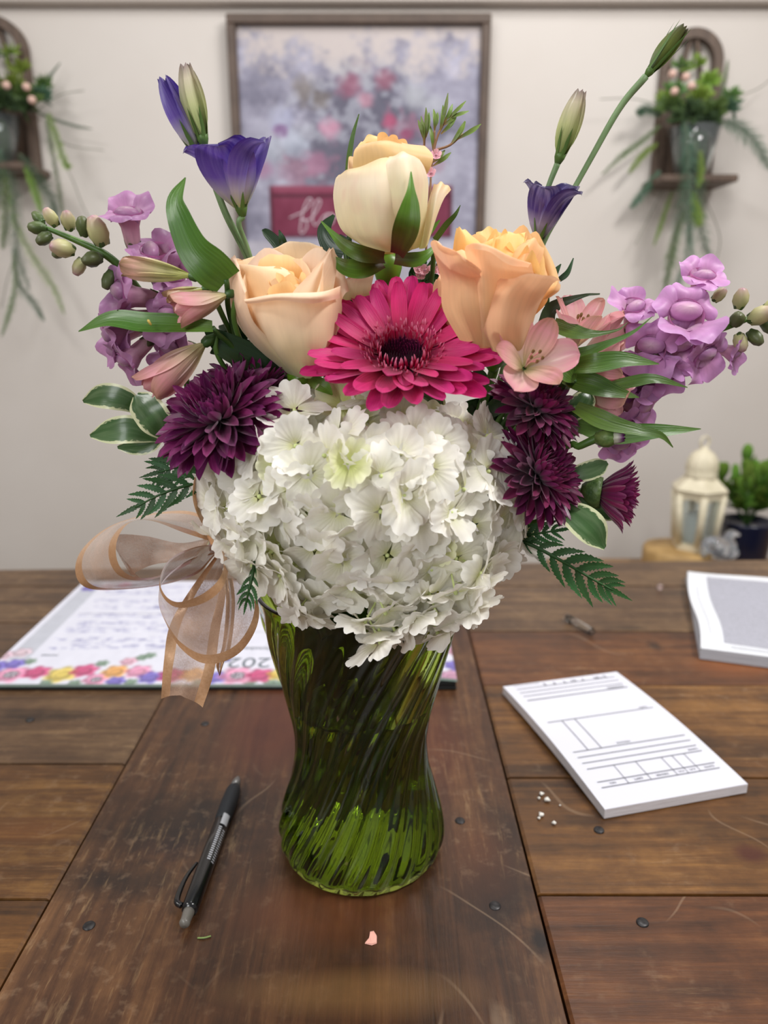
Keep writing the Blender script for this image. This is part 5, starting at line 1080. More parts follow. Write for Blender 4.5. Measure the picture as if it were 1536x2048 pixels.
cm = gmesh('printed_page', np.stack([us*cw, vs_*ch_, z], -1), M_print); setcol(cm, np.clip(img, 0, 255)); put(cm, 'printed_page', cal, Mc)
M_board = simple('black_board', sl(24, 26, 28), .6)
put(box('backing_board', (cw*.5, ch_*.5, .0014), (cw-.001, ch_-.001, .0028), M_board, .0006), 'backing_board', cal, Mc)
put(box('page_block', (cw*.93, ch_*.5, .0054), (cw*.135, ch_-.001, .0052), M_board, .0006), 'page_block', cal, Mc)
M_year = simple('year_ink', sl(110, 116, 124), .7)
p = T(500, 1331)
text('year_print', '2025', .030, M_year, cal, Matrix.Translation((p.x-.008, p.y-.0005, .0042)) @ R180)
for (s, px_, py_, sz) in (('October', 515, 1304, .010), ('notes', 100, 1318, .008)):
    p = T(px_, py_); text('print', s, sz, M_year, cal, Matrix.Translation((p.x, p.y, .0042)) @ R180)

# pen
a0, a1 = T(369, 1868), T(478, 1567)
pr = .0055
d = Vector((a1.x-a0.x, a1.y-a0.y, 0)); plen = d.length
pen = thing('pen', 'black retractable ballpoint pen lying left of the vase', 'pen', (a0.x, a0.y, 0))
Fp = frame((a0.x, a0.y, pr+.0006), d, (0, 0, 1))       # local z along pen, local x up
M_pblk = simple('pen_black', sl(16, 17, 20), .22, spec=.6, coat=.3); M_pgrip = simple('pen_rubber', sl(24, 28, 34), .6)
M_pclear = simple('pen_smoke', sl(46, 48, 46), .18, spec=.7); M_pmet = simple('pen_metal', sl(130, 128, 126), .35, metal=.7)
put(lathe('clicker', [(0, 0), (.0026, .0004), (.0032, .0015), (.0030, .004), (.0034, .009), (.0034, .012), (0, .012)], simple('pen_clicker', sl(110, 106, 100), .3, spec=.6), 16), 'clicker', pen, Fp)
put(lathe('barrel', [(0, .0105), (.0044, .0106), (.0050, .013), (.0052, .03), (.0053, .06), (.0052, plen-.052), (0, plen-.052)], M_pblk, 24), 'barrel', pen, Fp)
put(lathe('grip', [(0, plen-.052), (.0050, plen-.052), (.0056, plen-.048), (.0058, plen-.032), (.0054, plen-.018), (.0045, plen-.014), (0, plen-.014)], M_pgrip, 24), 'grip', pen, Fp)
put(lathe('tip', [(0, plen-.014), (.0040, plen-.014), (.0030, plen-.006), (.0014, plen-.001), (.0006, plen), (0, plen)], M_pmet, 18), 'tip', pen, Fp)
clip = [Fp @ Vector(v) for v in ((.001, -.0052, .0135), (.0015, -.0088, .016), (.001, -.0098, .026), (.0005, -.0092, .038), (0, -.0064, .050))]
put(tube('clip', clip, [.0018, .0019, .0017, .0014, .0010], M_pblk, 24, 10), 'clip', pen)
# white print on the barrel, on the side towards the right
def onbar(ang, z, r=.00548): return Vector((r*math.cos(ang), r*math.sin(ang), z))
vsx = []; fsx = []
def patch(a_0, a_1, z0, z1):
    o = len(vsx); n_ = 5
    for i in range(n_+1):
        a = a_0+(a_1-a_0)*i/n_; vsx.extend([Fp @ onbar(a, z0), Fp @ onbar(a, z1)])
    for i in range(n_): fsx.append((o+2*i, o+2*i+1, o+2*i+3, o+2*i+2))
patch(.2, 1.15, .082, .0935)
for i in range(17): patch(.2, .60, .048+i*.0019, .0491+i*.0019)
for i in range(15): patch(.8, 1.2, .047+i*.0021, .0480+i*.0021)
put(mesh('barrel_print', vsx, fsx, simple('pen_print', sl(190, 192, 198), .5)), 'barrel_print', pen, None, 'white bar and ticks printed on barrel')

# small glass tube, bead and scraps
M_clear = simple('clear_glass', (.97, .99, 1, 1), .02, trans=1, ior=1.45)
g0, g1 = T(1130, 1240), T(1184, 1272)
Fv = frame((g0.x, g0.y, .0048), (g1.x-g0.x, g1.y-g0.y, 0), (0, 0, 1)); gl = (g1-g0).length
vial = put(lathe('glass_tube', [(0, 0), (.0030, .0003), (.0042, .003), (.0042, .013), (.0034, .015), (.0042, .017), (.0042, gl-.002), (.0036, gl), (.0028, gl), (.0030, gl-.002), (.0034, .018), (.0030, .004), (0, .002)], M_clear, 20), 'glass_tube', None, Fv)
tag(vial, 'tiny clear glass tube lying on the table right of the fern', 'tube')
p = T(1319, 1180); tag(put(lathe('glass_bead', [(0, -.004), (.0028, -.003), (.004, 0), (.0028, .003), (0, .004)], simple('pink_glass', (1, .85, .86, 1), .05, trans=.9), 12), 'glass_bead', None, Matrix.Translation((p.x, p.y, .0043))), 'small clear pinkish bead on the far right of the table', 'bead')
p = T(742, 1880); M_scrap = simple('pink_petal_scrap', sl(236, 176, 160), .6)
sv = [(-.0035, -.003), (.0005, -.0042), (.0034, -.0028), (.0034, .002), (.0016, .0058), (-.0006, .0048), (-.0012, .0005)]
sm_ = mesh('petal_scrap', [(a, b, .0002) for a, b in sv]+[(a*.93, b*.93, .0009+.0004*(i % 2)) for i, (a, b) in enumerate(sv)], [tuple(range(6, -1, -1)), tuple(range(7, 14))]+[(i, (i+1) % 7, 7+(i+1) % 7, 7+i) for i in range(7)], M_scrap, smooth=False)
tag(put(sm_, 'petal_scrap', None, Matrix.Translation((p.x, p.y, .0002))), 'torn pale pink petal scrap in front of the vase', 'petal')
cr = simple('crumb_white', sl(226, 222, 214), .8)
crumbs = [(1083, 1590, .0022), (1078, 1598, .0014), (1094, 1602, .0028), (1082, 1632, .0026), (1078, 1638, .0014), (1108, 1648, .0020), (1120, 1612, .0009)]
for i, (px_, py_, s) in enumerate(crumbs):
    p = T(px_, py_)
    o = put(lathe('crumb', [(0, -s*.4), (s*.7, -s*.25), (s*.8, .1*s), (s*.4, s*.4), (0, s*.42)], cr, 7, lambda a, z: 1+.3*np.cos(3*a+i)), 'crumb', None, Matrix.Translation((p.x, p.y, s*.4+.0004)) @ Matrix.Rotation(i, 4, 'Z'))
    tag(o, ['top crumb of the upper white cluster left of the order pad', 'small crumb at the left of the upper white cluster', 'largest crumb, right end of the upper white cluster', 'big crumb of the lower white pair left of the order pad', 'tiny crumb under the lower white pair', 'crumb nearest the front corner of the order pad', 'lone tiny crumb between the clusters and the order pad'][i], 'crumb', 'white crumbs by the order pad')
p0, p1, p2 = T(395, 1878), T(409, 1878), T(422, 1874)
tag(put(tube('stem_shred', [(p0.x, p0.y, .0007), (p1.x, p1.y, .0009), (p2.x, p2.y, .0007)], .0005, simple('shred_green', sl(120, 140, 80), .6), 10, 6), 'stem_shred'), 'thin green plant shred beside the pen clicker', 'shred')

# ------------------------------------------------------------------ framed picture
py_ = WY-.02
TL, TR = P(453, 31, py_), P(982, 29, py_); xL, xR, zT = TL.x, TR.x, (TL.z+TR.z)/2
zB = P(700, 640, py_).z
pic = thing('framed_picture', 'brown framed floral painting with a magenta crate on the wall', 'picture', ((xL+xR)/2, py_, zB))
M_frame = noisy('frame_wood', sl(74, 58, 48), sl(92, 74, 62), 30, .5, .2, stretch=(1, 1, 1))
fw, fd = .0185, .032
def rail(name, x0, z0, x1, z1):
    put(box(name, ((x0+x1)/2, WY-fd/2-.0005, (z0+z1)/2), (x1-x0, fd, z1-z0), M_frame, .002), name, pic)
rail('frame_rail', xL, zT-fw, xR, zT); rail('frame_rail', xL, zB, xR, zB+fw); rail('frame_stile', xL, zB+fw, xL+fw, zT-fw); rail('frame_stile', xR-fw, zB+fw, xR, zT-fw)
NX, NY = 320, 380
ix0, ix1, iz0, iz1 = xL+fw, xR-fw, zB+fw, zT-fw
us, vs_ = np.meshgrid(np.linspace(0, 1, NX), np.linspace(0, 1, NY))
XX = ix0+us*(ix1-ix0); ZZ = iz0+vs_*(iz1-iz0)
# pixel-like coordinates of the painting, to lay out its motif
def to_uv(px_, py2):
    p = P(px_, py2, WY-.018); return (p.x-ix0)/(ix1-ix0), (p.z-iz0)/(iz1-iz0)
rs = np.random.RandomState(5)
N1 = sum(vnoise(NX, NY, s, int(s*1.2), rs)/k_ for s, k_ in ((8, 1), (18, 1.6), (40, 2.4), (90, 3.4)))/(1+1/1.6+1/2.4+1/3.4)
N2 = sum(vnoise(NX, NY, s, int(s*1.2), rs)/k_ for s, k_ in ((12, 1), (30, 1.4), (70, 2)))/(1+1/1.4+.5)
def sm(a, b, v): t_ = np.clip((v-a)/(b-a), 0, 1); return t_*t_*(3-2*t_)
base = np.array([150, 148, 166])[None, None]+(N1[..., None]-.5)*110
img = base.copy()
top_ = sm(.80, .97, vs_+(N2-.5)*.35-.10*np.abs(us-.4)); img = img*(1-top_[..., None])+np.array([196, 186, 184])*top_[..., None]
cxu, cyv = to_uv(720, 290)
rr_ = np.hypot((us-cxu)/.36, (vs_-cyv)/.24)
dk = sm(1.15, .55, rr_+(N1-.5)*.9); img = img*(1-dk[..., None]*.72)+np.array([82, 80, 96])*dk[..., None]*.72
blob = sm(.50, .64, N2)*sm(1.35, .85, rr_); img = img*(1-blob[..., None]*.6)+np.array([172, 174, 186])*blob[..., None]*.6
blob = sm(.56, .68, N1[::-1, ::-1])*sm(1.25, .8, rr_); img = img*(1-blob[..., None]*.6)+np.array([156, 108, 130])*blob[..., None]*.6
for (a, b, r, c) in ((660, 258, .055, (186, 132, 156)), (728, 200, .04, (176, 128, 146)), (780, 246, .035, (176, 84, 116)), (812, 268, .03, (150, 78, 110)), (630, 330, .06, (178, 130, 156)), (700, 168, .06, (146, 90, 112)), (770, 160, .05, (150, 96, 116)), (560, 235, .06, (158, 160, 186)), (590, 290, .07, (168, 174, 190)), (610, 180, .06, (136, 128, 126)), (830, 190, .06, (168, 170, 178)), (560, 260, .03, (120, 88, 130)), (640, 200, .05, (128, 120, 118)), (520, 330, .05, (150, 110, 140)), (540, 300, .06, (170, 174, 188)), (870, 210, .05, (168, 170, 180))):
    u0, v0 = to_uv(a, b); q = sm(1.25, .45, np.hypot((us-u0)/r, (vs_-v0)/(r*.8))+(N2-.5)*1.4)
    img = img*(1-q[..., None]*.8)+(np.array(c)+(N1[..., None]-.5)*70)*q[..., None]*.8
c0, d0 = to_uv(536, 368); c1, d1 = to_uv(905, 478)
cm_ = (us > c0) & (us < c1) & (vs_ < d0) & (vs_ > d1)
q = sm(c0, c0+.01, us)*sm(c1, c1-.01, us)*sm(d1, d1+.012, vs_)*sm(d0, d0-.012, vs_)
cr_ = np.array([116, 46, 70])[None, None]+(N1[..., None]-.5)*40
rimq = sm(d0-.03, d0-.02, vs_); cr_ = cr_*(1-rimq[..., None]*.5)+np.array([160, 88, 110])*rimq[..., None]*.5
ed = ((us < c0+.02)|(us > c1-.02)|((vs_ < d0-.035) & (vs_ > d0-.048))|(vs_ < d1+.015)); cr_ = np.where(ed[..., None], cr_*.72, cr_)
img = img*(1-q[..., None])+cr_*q[..., None]
low = sm(d1+.005, d1-.02, vs_); img = img*(1-low[..., None])+(np.array([176, 172, 184])+(N1[..., None]-.5)*50)*low[..., None]
M_canvas = vcolmat('painting', .65, .3)
cmh = gmesh('canvas', np.stack([XX, np.full_like(XX, WY-.018), ZZ], -1), M_canvas); setcol(cmh, np.clip(img, 0, 255)); put(cmh, 'canvas', pic, None, 'painting of pale flowers above a magenta crate')
put(box('back_panel', ((ix0+ix1)/2, WY-.008, (iz0+iz1)/2), (ix1-ix0, .012, iz1-iz0), M_frame), 'back_panel', pic)
M_chalk = simple('script_paint', sl(206, 186, 196), .6)
strokes = [[(579, 436), (592, 430), (606, 424), (618, 412), (624, 401), (617, 398), (608, 415), (603, 440), (600, 462), (606, 466), (614, 452), (610, 440), (600, 438), (618, 440), (632, 424), (641, 406), (637, 399), (629, 412), (625, 436), (629, 450), (638, 446), (648, 432), (658, 428), (652, 434), (650, 446), (658, 450), (667, 442), (666, 430), (660, 428), (672, 434), (682, 430)],
           [(682, 430), (686, 448), (694, 434), (698, 448), (708, 430), (716, 438), (724, 430), (716, 432), (718, 448), (730, 444), (738, 430), (742, 436), (746, 448), (756, 442), (766, 430), (762, 440), (766, 450), (756, 452), (778, 446)]]
for st in strokes:
    put(tube('script', [P(a, b, WY-.0186) for a, b in st], .0016, M_chalk, 150, 6), 'script', pic, None, 'white handwritten script on the crate')

# ------------------------------------------------------------------ wall planters
M_bwood = noisy('planter_wood', sl(74, 58, 48), sl(104, 84, 70), 14, .55, .2, stretch=(8, 8, 1))
M_pot = simple('pot_glass', (.84, .90, .90, 1), .04, trans=.94, ior=1.42, spec=.8)
M_tinsel = petalmat('fern_needle', [(0, sl(78, 110, 60)), (1, sl(116, 150, 84))], .5, .3, .1, 4, None, .3, 0)
M_tin2 = petalmat('fern_needle_blue', [(0, sl(66, 98, 78)), (1, sl(100, 134, 108))], .5, .3, .1, 4, None, .3, 0)
M_tin3 = petalmat('fern_needle_lime', [(0, sl(110, 140, 50)), (1, sl(150, 176, 80))], .5, .3, .1, 4, None, .3, 0)
M_wire = simple('tendril', sl(110, 112, 96), .6); M_berry = simple('pink_berry', sl(214, 178, 164), .5)
M_inn = noisy('moss', sl(30, 50, 26), sl(60, 84, 40), 60, .8, .6)
def needle_frond(t, pts, mat, wpx, dens=46, droop=.3):
    wpx = wpx*1.35
    q = [P(*a) for a in pts]; c = spline(q, dens); tg = nrm(np.gradient(c, axis=0)); k = pxm(Vector(c[0]))
    vs = []; fs = []; uv = []
    for i in range(dens):
        f = i/(dens-1); ln = wpx*k*(math.sin(math.pi*(.12+.86*f))**.6)
        for m_ in range(6):
            a = m_*.9+i*1.3; s1_ = nrm(np.cross(tg[i], [0, 1, .01])); s2_ = np.cross(tg[i], s1_)
            d_ = nrm((s1_*math.cos(a)+s2_*math.sin(a))+tg[i]*U(.5, 1.1)+np.array([0, 0, -droop])); wv = nrm(np.cross(d_, [.1, 1, .2]))*.00045
            o = len(vs); L_ = ln*U(.6, 1.2)
            vs += [c[i]-wv*.6, c[i]+wv*.6, c[i]+d_*L_*.6+wv, c[i]+d_*L_, c[i]+d_*L_*.6-wv]; fs.append((o, o+1, o+2, o+3, o+4)); uv += [(0, 0), (1, 0), (1, .6), (.5, 1), (0, .6)]
    fr = put(mesh('fern_frond', vs, fs, mat, uv), 'fern_frond', t)
    put(tube('stem', q, .0012, M_wire, 20, 5), 'stem', fr)
def planter(label, ox, oy, fronds, tendrils, berries, tuft):
    """ox, oy shift the whole planter in photograph pixels"""
    by = WY-.012
    def Q(x, y, Y=by): return P(x+ox, y+oy, Y)
    t = thing('wall_planter', label, 'planter', Q(1375, 370), 'wall planters with trailing ferns')
    L0, R0, top0, bot = Q(1316, 200).x, Q(1436, 200).x, Q(1375, 57).z, Q(1375, 372).z
    cx = (L0+R0)/2; R_ = (R0-L0)/2; zc_ = top0-R_; w = .019
    def arch(Ro, Ri, name, zb, y0, y1):
        a = np.linspace(math.pi, 0, 25)
        o = [(cx-Ro, zb)]+[(cx+Ro*math.cos(q), zc_+Ro*math.sin(q)) for q in a]+[(cx+Ro, zb)]
        i_ = [(cx-Ri, zb)]+[(cx+Ri*math.cos(q), zc_+Ri*math.sin(q)) for q in a]+[(cx+Ri, zb)]
        n_ = len(o); vs = [(p[0], y, p[1]) for y in (y0, y1) for s in (o, i_) for p in s]; fs = []
        for k_ in range(n_-1):
            a0_, b0_ = k_, k_+1
            fs += [(a0_, b0_, n_+b0_, n_+a0_), (2*n_+a0_, 3*n_+a0_, 3*n_+b0_, 2*n_+b0_), (a0_, 2*n_+a0_, 2*n_+b0_, b0_), (n_+a0_, n_+b0_, 3*n_+b0_, 3*n_+a0_)]
        return put(mesh(name, vs, fs, M_bwood, smooth=False), name, t)
    arch(R_, R_-w, 'arch', bot, WY-.022, WY-.001)
    for sg in (-1, 1):
        ang = np.linspace(0, 1, 12); cpts = [Vector((cx+sg*(.004+ (R_-w-.01)*.62*math.sin(f*math.pi*.5)), WY-.011, top0-w*.6-f*.13)) for f in ang]
        put(tube('arch_bar', cpts, .0052, M_bwood, 20, 8), 'arch_bar', t)
    put(box('back_board', (cx, WY-.006, (bot+zc_-.05)/2), (2*(R_-w), .010, zc_-.05-bot), M_bwood), 'back_board', t)
    put(box('shelf', (cx, WY-.062, bot), (2*R_+.03, .122, .014), M_bwood, .002), 'shelf', t)
    # glass pot
    pc = Q(1382, 320, WY-.062); r0, r1 = 30*pxm(pc), 49*pxm(pc); z0 = bot+.0075; z1 = Q(1382, 246, WY-.11).z
    put(lathe('pot', [(0, z0), (r0, z0+.001), (r0+(r1-r0)*.5, (z0+z1)/2), (r1, z1), (r1-.003, z1), (r0+(r1-r0)*.5-.003, (z0+z1)/2), (r0-.003, z0+.006), (0, z0+.006)], M_pot, 32), 'pot', t, Matrix.Translation((cx, WY-.068, 0)))
    put(lathe('soil', [(0, z0+.01), (r0*.8, z0+.012), (r0*.95, (z0+z1)/2-.01), (r1*.5, z1-.01), (0, z1)], M_inn, 20), 'soil', t, Matrix.Translation((cx, WY-.068, 0)))
    for (x, y, dY, r, mi, n_) in tuft:
        c_ = Q(x, y, WY-.068+dY); k = pxm(c_); vs = []; fs = []; uv = []
        for i in range(n_):
            d_ = Vector((U(-1, 1), U(-1, .6), U(-.25, 1))).normalized(); s_ = d_.cross(Vector((.3, 1, .2))).normalized()*r*k*.13; L_ = r*k*U(.7, 1.15); b_0 = c_+Vector((U(-1, 1), U(-.5, .5), U(-.3, .3)))*r*k*.35
            o = len(vs); vs += [b_0-s_*.4, b_0+s_*.4, b_0+d_*L_*.6+s_, b_0+d_*L_, b_0+d_*L_*.6-s_]; fs.append((o, o+1, o+2, o+3, o+4)); uv += [(0, 0), (1, 0), (1, .6), (.5, 1), (0, .6)]
        o = put(mesh('foliage', vs, fs, (M_tinsel, M_tin2, M_tin3, M_inn)[mi], uv), 'foliage', t); o['kind'] = 'stuff'
    for fr in fronds: needle_frond(t, [(a+ox, b+oy, WY-.07+c) for a, b, c in fr[0]], (M_tinsel, M_tin2, M_tin3)[fr[1]], fr[2])
    for td in tendrils: put(tube('tendril', [Q(a, b, WY-.06+c) for a, b, c in td], .0009, M_wire, 30, 5), 'tendril', t)
    for (x, y) in berries:
        c_ = Q(x, y, WY-.11); put(lathe('berry', [(0, -.008), (.006, -.006), (.0085, 0), (.006, .006), (0, .008)], M_berry, 12), 'berry', t, Matrix.Translation(c_))
    return t
tufts = [(1340, 215, -.02, 30, 0, 60), (1375, 225, -.03, 30, 3, 70), (1400, 195, -.01, 26, 2, 50), (1425, 225, -.02, 34, 0, 60), (1455, 220, 0, 26, 1, 60), (1350, 185, 0, 26, 0, 40), (1330, 200, 0, 24, 2, 40), (1415, 165, 0, 26, 2, 40), (1460, 195, .02, 22, 0, 40), (1385, 235, -.04, 26, 3, 60), (1360, 240, -.04, 24, 3, 50), (1420, 242, -.03, 26, 3, 50), (1390, 130, .03, 26, 2, 14), (1365, 135, .03, 24, 0, 12)]
planter('wall planter with glass pot and trailing ferns on the right', 0, 0,
    [([(1440, 240, -.02), (1480, 255, -.04), (1515, 290, -.05), (1540, 340, -.06)], 1, 24), ([(1370, 240, -.05), (1375, 300, -.07), (1378, 380, -.07), (1380, 450, -.06), (1385, 520, -.05)], 1, 24), ([(1390, 280, -.05), (1400, 350, -.06), (1398, 420, -.05), (1408, 480, -.05), (1425, 540, -.04)], 1, 22),
     ([(1385, 380, -.05), (1392, 420, -.06), (1398, 450, -.06)], 2, 18), ([(1378, 300, -.05), (1362, 400, -.05), (1345, 500, -.04), (1325, 600, -.03)], 1, 20), ([(1370, 420, -.05), (1350, 480, -.05), (1340, 530, -.05), (1325, 610, -.04)], 0, 16), ([(1380, 430, -.05), (1372, 520, -.05), (1350, 580, -.05), (1335, 625, -.04)], 1, 16),
     ([(1320, 250, 0), (1280, 285, 0), (1245, 310, .01), (1205, 348, .01)], 0, 11), ([(1315, 285, .01), (1285, 310, .01), (1258, 345, .02)], 2, 10), ([(1320, 340, 0), (1290, 380, .01), (1262, 415, .02)], 1, 14), ([(1325, 230, 0), (1295, 218, 0), (1275, 225, 0)], 1, 14), ([(1345, 380, 0), (1325, 440, 0), (1308, 490, 0)], 2, 8),
     ([(1440, 200, 0), (1450, 160, 0), (1456, 120, .01)], 0, 5), ([(1400, 300, -.06), (1402, 340, -.07), (1396, 375, -.07)], 2, 10)],
    [[(1350, 220, 0), (1270, 198, 0), (1200, 198, 0)], [(1470, 195, 0), (1520, 175, 0), (1560, 140, 0)], [(1400, 380, 0), (1425, 430, .01), (1440, 480, .01), (1430, 530, .01)], [(1330, 370, .02), (1300, 430, .02), (1270, 490, .02)], [(1355, 520, 0), (1358, 580, 0), (1350, 620, 0)]],
    [(1349, 183), (1383, 172), (1372, 154), (1345, 148)], tufts)
planter('wall planter with glass pot and trailing ferns at the left edge', -1372, -24,
    [([(1440, 245, 0), (1480, 262, .01), (1520, 275, .02), (1555, 282, .02)], 1, 5), ([(1470, 250, -.02), (1485, 300, -.03), (1500, 345, -.03), (1510, 358, -.03)], 2, 14), ([(1440, 220, .03), (1460, 190, .03), (1492, 150, .04)], 1, 5), ([(1370, 330, -.05), (1400, 400, -.05), (1402, 470, -.05), (1410, 540, -.04), (1430, 600, -.04)], 1, 22), ([(1410, 330, -.05), (1450, 380, -.05), (1478, 430, -.04), (1485, 470, -.04)], 1, 20),
     ([(1420, 350, -.05), (1440, 400, -.05), (1455, 450, -.05)], 2, 12), ([(1385, 380, -.05), (1405, 470, -.05), (1440, 540, -.04), (1480, 600, -.03), (1500, 650, -.03)], 2, 15), ([(1400, 520, -.05), (1410, 590, -.04), (1440, 630, -.04), (1460, 665, -.04)], 1, 13), ([(1400, 530, -.05), (1402, 600, -.05), (1390, 650, -.05), (1376, 695, -.05)], 0, 11), ([(1380, 360, -.05), (1384, 450, -.05), (1378, 520, -.05)], 0, 18), ([(1375, 320, -.05), (1360, 420, -.05), (1340, 500, -.05)], 1, 20), ([(1465, 260, -.01), (1475, 320, -.01), (1490, 400, 0), (1500, 470, 0)], 0, 10)],
    [[(1440, 250, 0), (1490, 215, 0), (1540, 205, 0)], [(1500, 350, 0), (1520, 390, 0), (1535, 430, 0), (1550, 460, 0)], [(1400, 540, 0), (1385, 590, 0), (1375, 640, 0)], [(1460, 250, .02), (1500, 310, .03), (1580, 325, .03)]],
    [(1425, 198), (1436, 224), (1385, 195)], tufts)

# ------------------------------------------------------------------ shelf behind the table with lantern, plant and glass bird
SZ = -.182; sy = 1.46
M_shw = noisy('side_shelf_wood', sl(120, 92, 62), sl(150, 118, 84), 12, .5, .2, stretch=(1, 10, 1))
side = thing('side_table', 'low wooden side table against the wall behind the big table', 'table', (1.0, sy, -.75))
put(box('tabletop', (1.1, sy, SZ-.012), (1.5, .17, .024), M_shw, .003), 'tabletop', side)
for x in (.42, 1.78):
    for y in (sy-.06, sy+.06): put(box('leg', (x, y, (SZ-.024-.75)/2), (.04, .04, .726-.15), M_shw, .002), 'leg', side)
def Q(x, y, Y=sy): return P(x, y, Y)
ls = pxm(Q(1370, 1050))
# wood slice
c_ = Q(1352, 1110); wz = SZ+.0005
M_bark = noisy('slice_wood', sl(150, 118, 70), sl(196, 160, 104), 20, .6, .3)
wr = 66*ls
wh = Q(1352, 1094).z-wz
o = put(lathe('wood_slice', [(0, 0), (wr*.96, 0), (wr, .006), (wr, wh-.006), (wr*.93, wh), (0, wh)], M_bark, 40, lambda a, z: 1+.02*np.cos(5*a+1)), 'wood_slice', None, Matrix.Translation((c_.x, sy, wz)))
tag(o, 'round pale wood slice under the cream lantern', 'wood slice')
# lantern
M_cream = noisy('cream_metal', sl(214, 204, 176), sl(232, 222, 196), 60, .5, .3)
M_lglass = simple('lantern_glass', (.90, .95, .94, 1), .03, trans=.9, ior=1.1)
lx, lz = Q(1385, 1100).x, wz+wh; zr = Q(1385, 975).z; hw = 50*ls
lan = thing('lantern', 'cream metal lantern with glass panes and domed lid on wood slice', 'lantern', (lx, sy, lz))
RT = Matrix.Translation((lx, sy, 0)) @ Matrix.Rotation(.35, 4, 'Z')
def hexprism(name, r0, r1, z0, z1, mat, M=RT): return put(lathe(name, [(0, z0), (r0, z0), (r1, z1), (0, z1)], mat, 6), name, lan, M)
def flat6(me):
    me.polygons.foreach_set('use_smooth', [False]*len(me.polygons)); return me
for (r0, r1, z0, z1, nm) in ((hw*.80, hw*.80, lz+.0003, lz+.014, 'base'), (hw*1.02, hw*1.10, zr-.010, zr, 'roof_rim'), (hw*1.10, hw*.62, zr, zr+.022, 'roof')):
    o = hexprism(nm, r0, r1, z0, z1, M_cream); flat6(o.data)
rp = hw*.80
for i in range(6):
    a = i*math.pi/3
    p = Vector((rp*.95*math.cos(a), rp*.95*math.sin(a), 0)); q = Vector((hw*.95*math.cos(a), hw*.95*math.sin(a), 0))
    put(tube('post', [p+Vector((0, 0, lz+.014)), q+Vector((0, 0, zr-.01))], .0075, M_cream, 2, 6), 'post', lan, RT)
    a2 = a+math.pi/3; p2 = Vector((rp*.93*math.cos(a2), rp*.93*math.sin(a2), 0)); q2 = Vector((hw*.93*math.cos(a2), hw*.93*math.sin(a2), 0))
    z0, z1 = lz+.014, zr-.01
    n_ = (p+p2).normalized()*.001
    vs = [p*.98+Vector((0, 0, z0)), p2*.98+Vector((0, 0, z0)), q2*.98+Vector((0, 0, z1)), q*.98+Vector((0, 0, z1))]; vs = vs+[v-n_*2 for v in vs]
    put(mesh('pane', vs, [(0, 1, 2, 3), (7, 6, 5, 4), (0, 4, 5, 1), (1, 5, 6, 2), (2, 6, 7, 3), (3, 7, 4, 0)], M_lglass, smooth=False), 'pane', lan, RT)
    # arched head of each window
    vs = []; nseg = 12
    for k_ in range(nseg+1):
        f = k_/nseg; e = p.lerp(p2, .08+f*.84)*1.0; tq = q.lerp(q2, .08+f*.84); hgt = .80+.13*math.sqrt(max(0, 1-(2*f-1)**2))
        lo = e.lerp(tq, hgt)+Vector((0, 0, z0+(z1-z0)*hgt)); hi = tq+Vector((0, 0, z1)); vs += [lo, hi]
    put(mesh('window_arch', vs+[v+n_*3 for v in vs], [(2*k_, 2*k_+2, 2*k_+3, 2*k_+1) for k_ in range(nseg)]+[(2*nseg+2+2*k_, 2*nseg+2+2*k_+1, 2*nseg+2+2*k_+3, 2*nseg+2+2*k_+2) for k_ in range(nseg)]+[(2*k_, 2*nseg+2+2*k_, 2*nseg+4+2*k_, 2*k_+2) for k_ in range(nseg)], M_cream, smooth=False), 'window_arch', lan, RT)
dz = zr+.022; dr = 28*ls
put(lathe('dome', [(dr*1.02, dz), (dr*1.1, dz+.004), (dr, dz+.008), (dr*1.08, dz+.02), (dr*1.0, dz+.034), (dr*.7, dz+.048), (dr*.3, dz+.056), (dr*.18, dz+.060), (0, dz+.061)], M_cream, 36, lambda a, z: 1+.05*np.cos(12*a)), 'dome', lan, RT)
rg = [Vector((.011*math.cos(a), 0, dz+.070+.011*math.sin(a))) for a in np.linspace(0, 2*math.pi, 17)]
put(tube('ring', rg, .0022, M_cream, 40, 8), 'ring', lan, RT)
M_wax_ = simple('candle_wax', sl(206, 214, 216), .5)
o = put(lathe('candle', [(0, 0), (.019, 0), (.0195, .004), (.0195, .055), (.016, .058), (0, .056)], M_wax_, 24), 'candle', None, Matrix.Translation((lx, sy, lz+.0145)))
tag(o, 'pale pillar candle standing inside the cream lantern', 'candle')
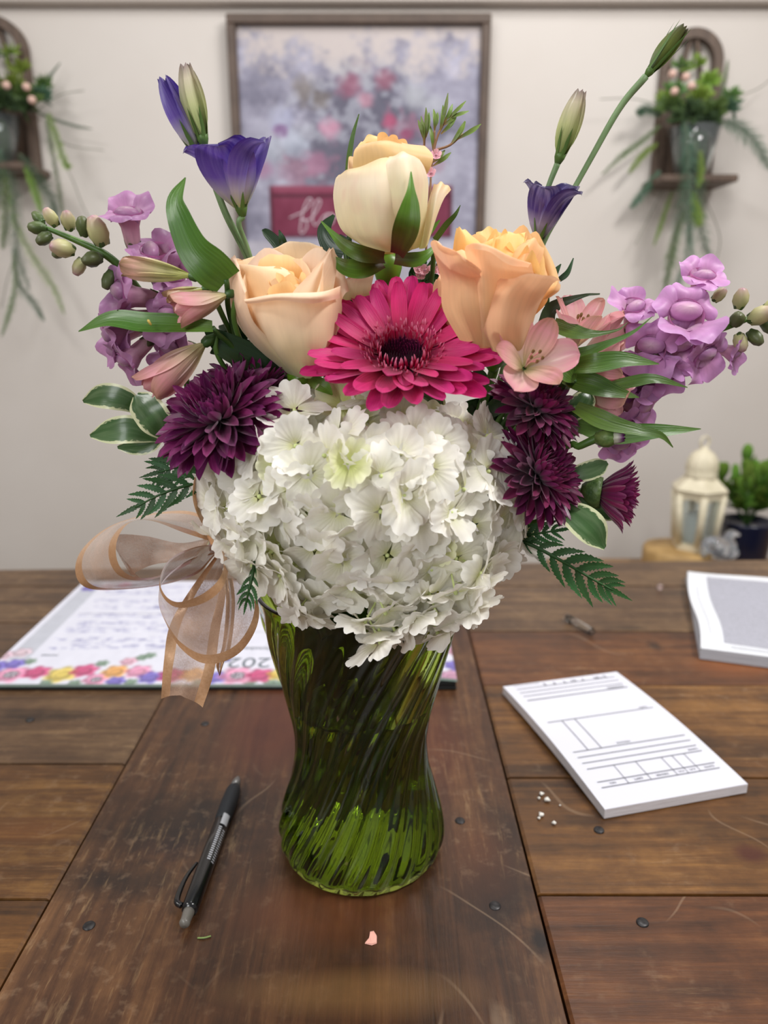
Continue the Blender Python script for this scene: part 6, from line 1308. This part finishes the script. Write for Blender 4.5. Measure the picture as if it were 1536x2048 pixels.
# potted plant
M_navy = simple('navy_glaze', sl(14, 20, 46), .25, spec=.6)
px0 = Q(1502, 1100); pr_ = 48*ls; ptop = Q(1500, 1048).z
pot = thing('potted_plant', 'leafy green plant in a glossy navy pot at the right edge', 'plant', (px0.x, sy+.03, SZ))
PM = Matrix.Translation((px0.x, sy+.03, 0))
put(lathe('pot', [(0, SZ+.0005), (pr_*.85, SZ+.0005), (pr_*.9, SZ+.01), (pr_*1.05, ptop-.006), (pr_*1.08, ptop), (pr_*.98, ptop), (pr_*.95, ptop-.012), (0, ptop-.012)], M_navy, 36), 'pot', pot, PM)
M_pl = petalmat('plant_leaf', [(0, sl(70, 104, 36)), (1, sl(128, 164, 70))], .4, .3, .1, 4, None, .35, .2)
lf = petal_mesh('leaf', .040, .023, M_pl, .6, .5, .2, 0, .3, .2, nu=5, nv=7)
pts_ = []
for i in range(13):
    a = i*2.4; r = U(.015, .075); hgt = U(.055, .10)+(.035 if i in (2, 6) else 0)
    if i == 6: a, r, hgt = 2.9, .012, .125
    base_ = Vector((px0.x, sy+.03, ptop-.015)); tip = base_+Vector((math.cos(a)*r*1.4, math.sin(a)*r, hgt+.015))
    put(tube('stem', [base_, base_.lerp(tip, .5)+Vector((0, 0, .01)), tip], .0016, M_stem2, 10, 6), 'stem', pot)
    for j in range(10):
        f = .35+.65*j/9; c_ = base_.lerp(tip, f); e = .3+.9*(j/9)
        put(lf, 'leaf', pot, frame(c_, (0, 0, 1)) @ Matrix.Rotation(j*2.4+i, 4, 'Z') @ Matrix.Rotation(e, 4, 'X') @ Matrix.Scale(U(.8, 1.15), 4))
# glass bird
M_bird = simple('bird_glass', (.92, .95, 1, 1), .08, trans=.85, ior=1.4)
bird = thing('glass_bird', 'small clear glass bird ornament beside the lantern', 'ornament', (Q(1440, 1110).x, sy-.06, SZ))
by_ = sy-.06
bz = lambda x, y: P(x, y, by_)
put(tube('body', [bz(1405, 1112), bz(1418, 1090), bz(1440, 1095), bz(1462, 1104), bz(1472, 1098)], [.004, .016, .022, .016, .008], M_bird, 30, 16), 'body', bird)
put(tube('neck', [bz(1462, 1112), bz(1463, 1090), bz(1456, 1076), bz(1464, 1068), bz(1480, 1070)], [.010, .010, .008, .009, .002], M_bird, 24, 12), 'head', bird)
put(lathe('foot', [(0, 0), (.02, 0), (.021, .004), (.014, .012), (.008, .034), (.010, .05), (0, .052)], M_bird, 20), 'foot', bird, Matrix.Translation((bz(1445, 1110).x, by_, SZ+.0005)))
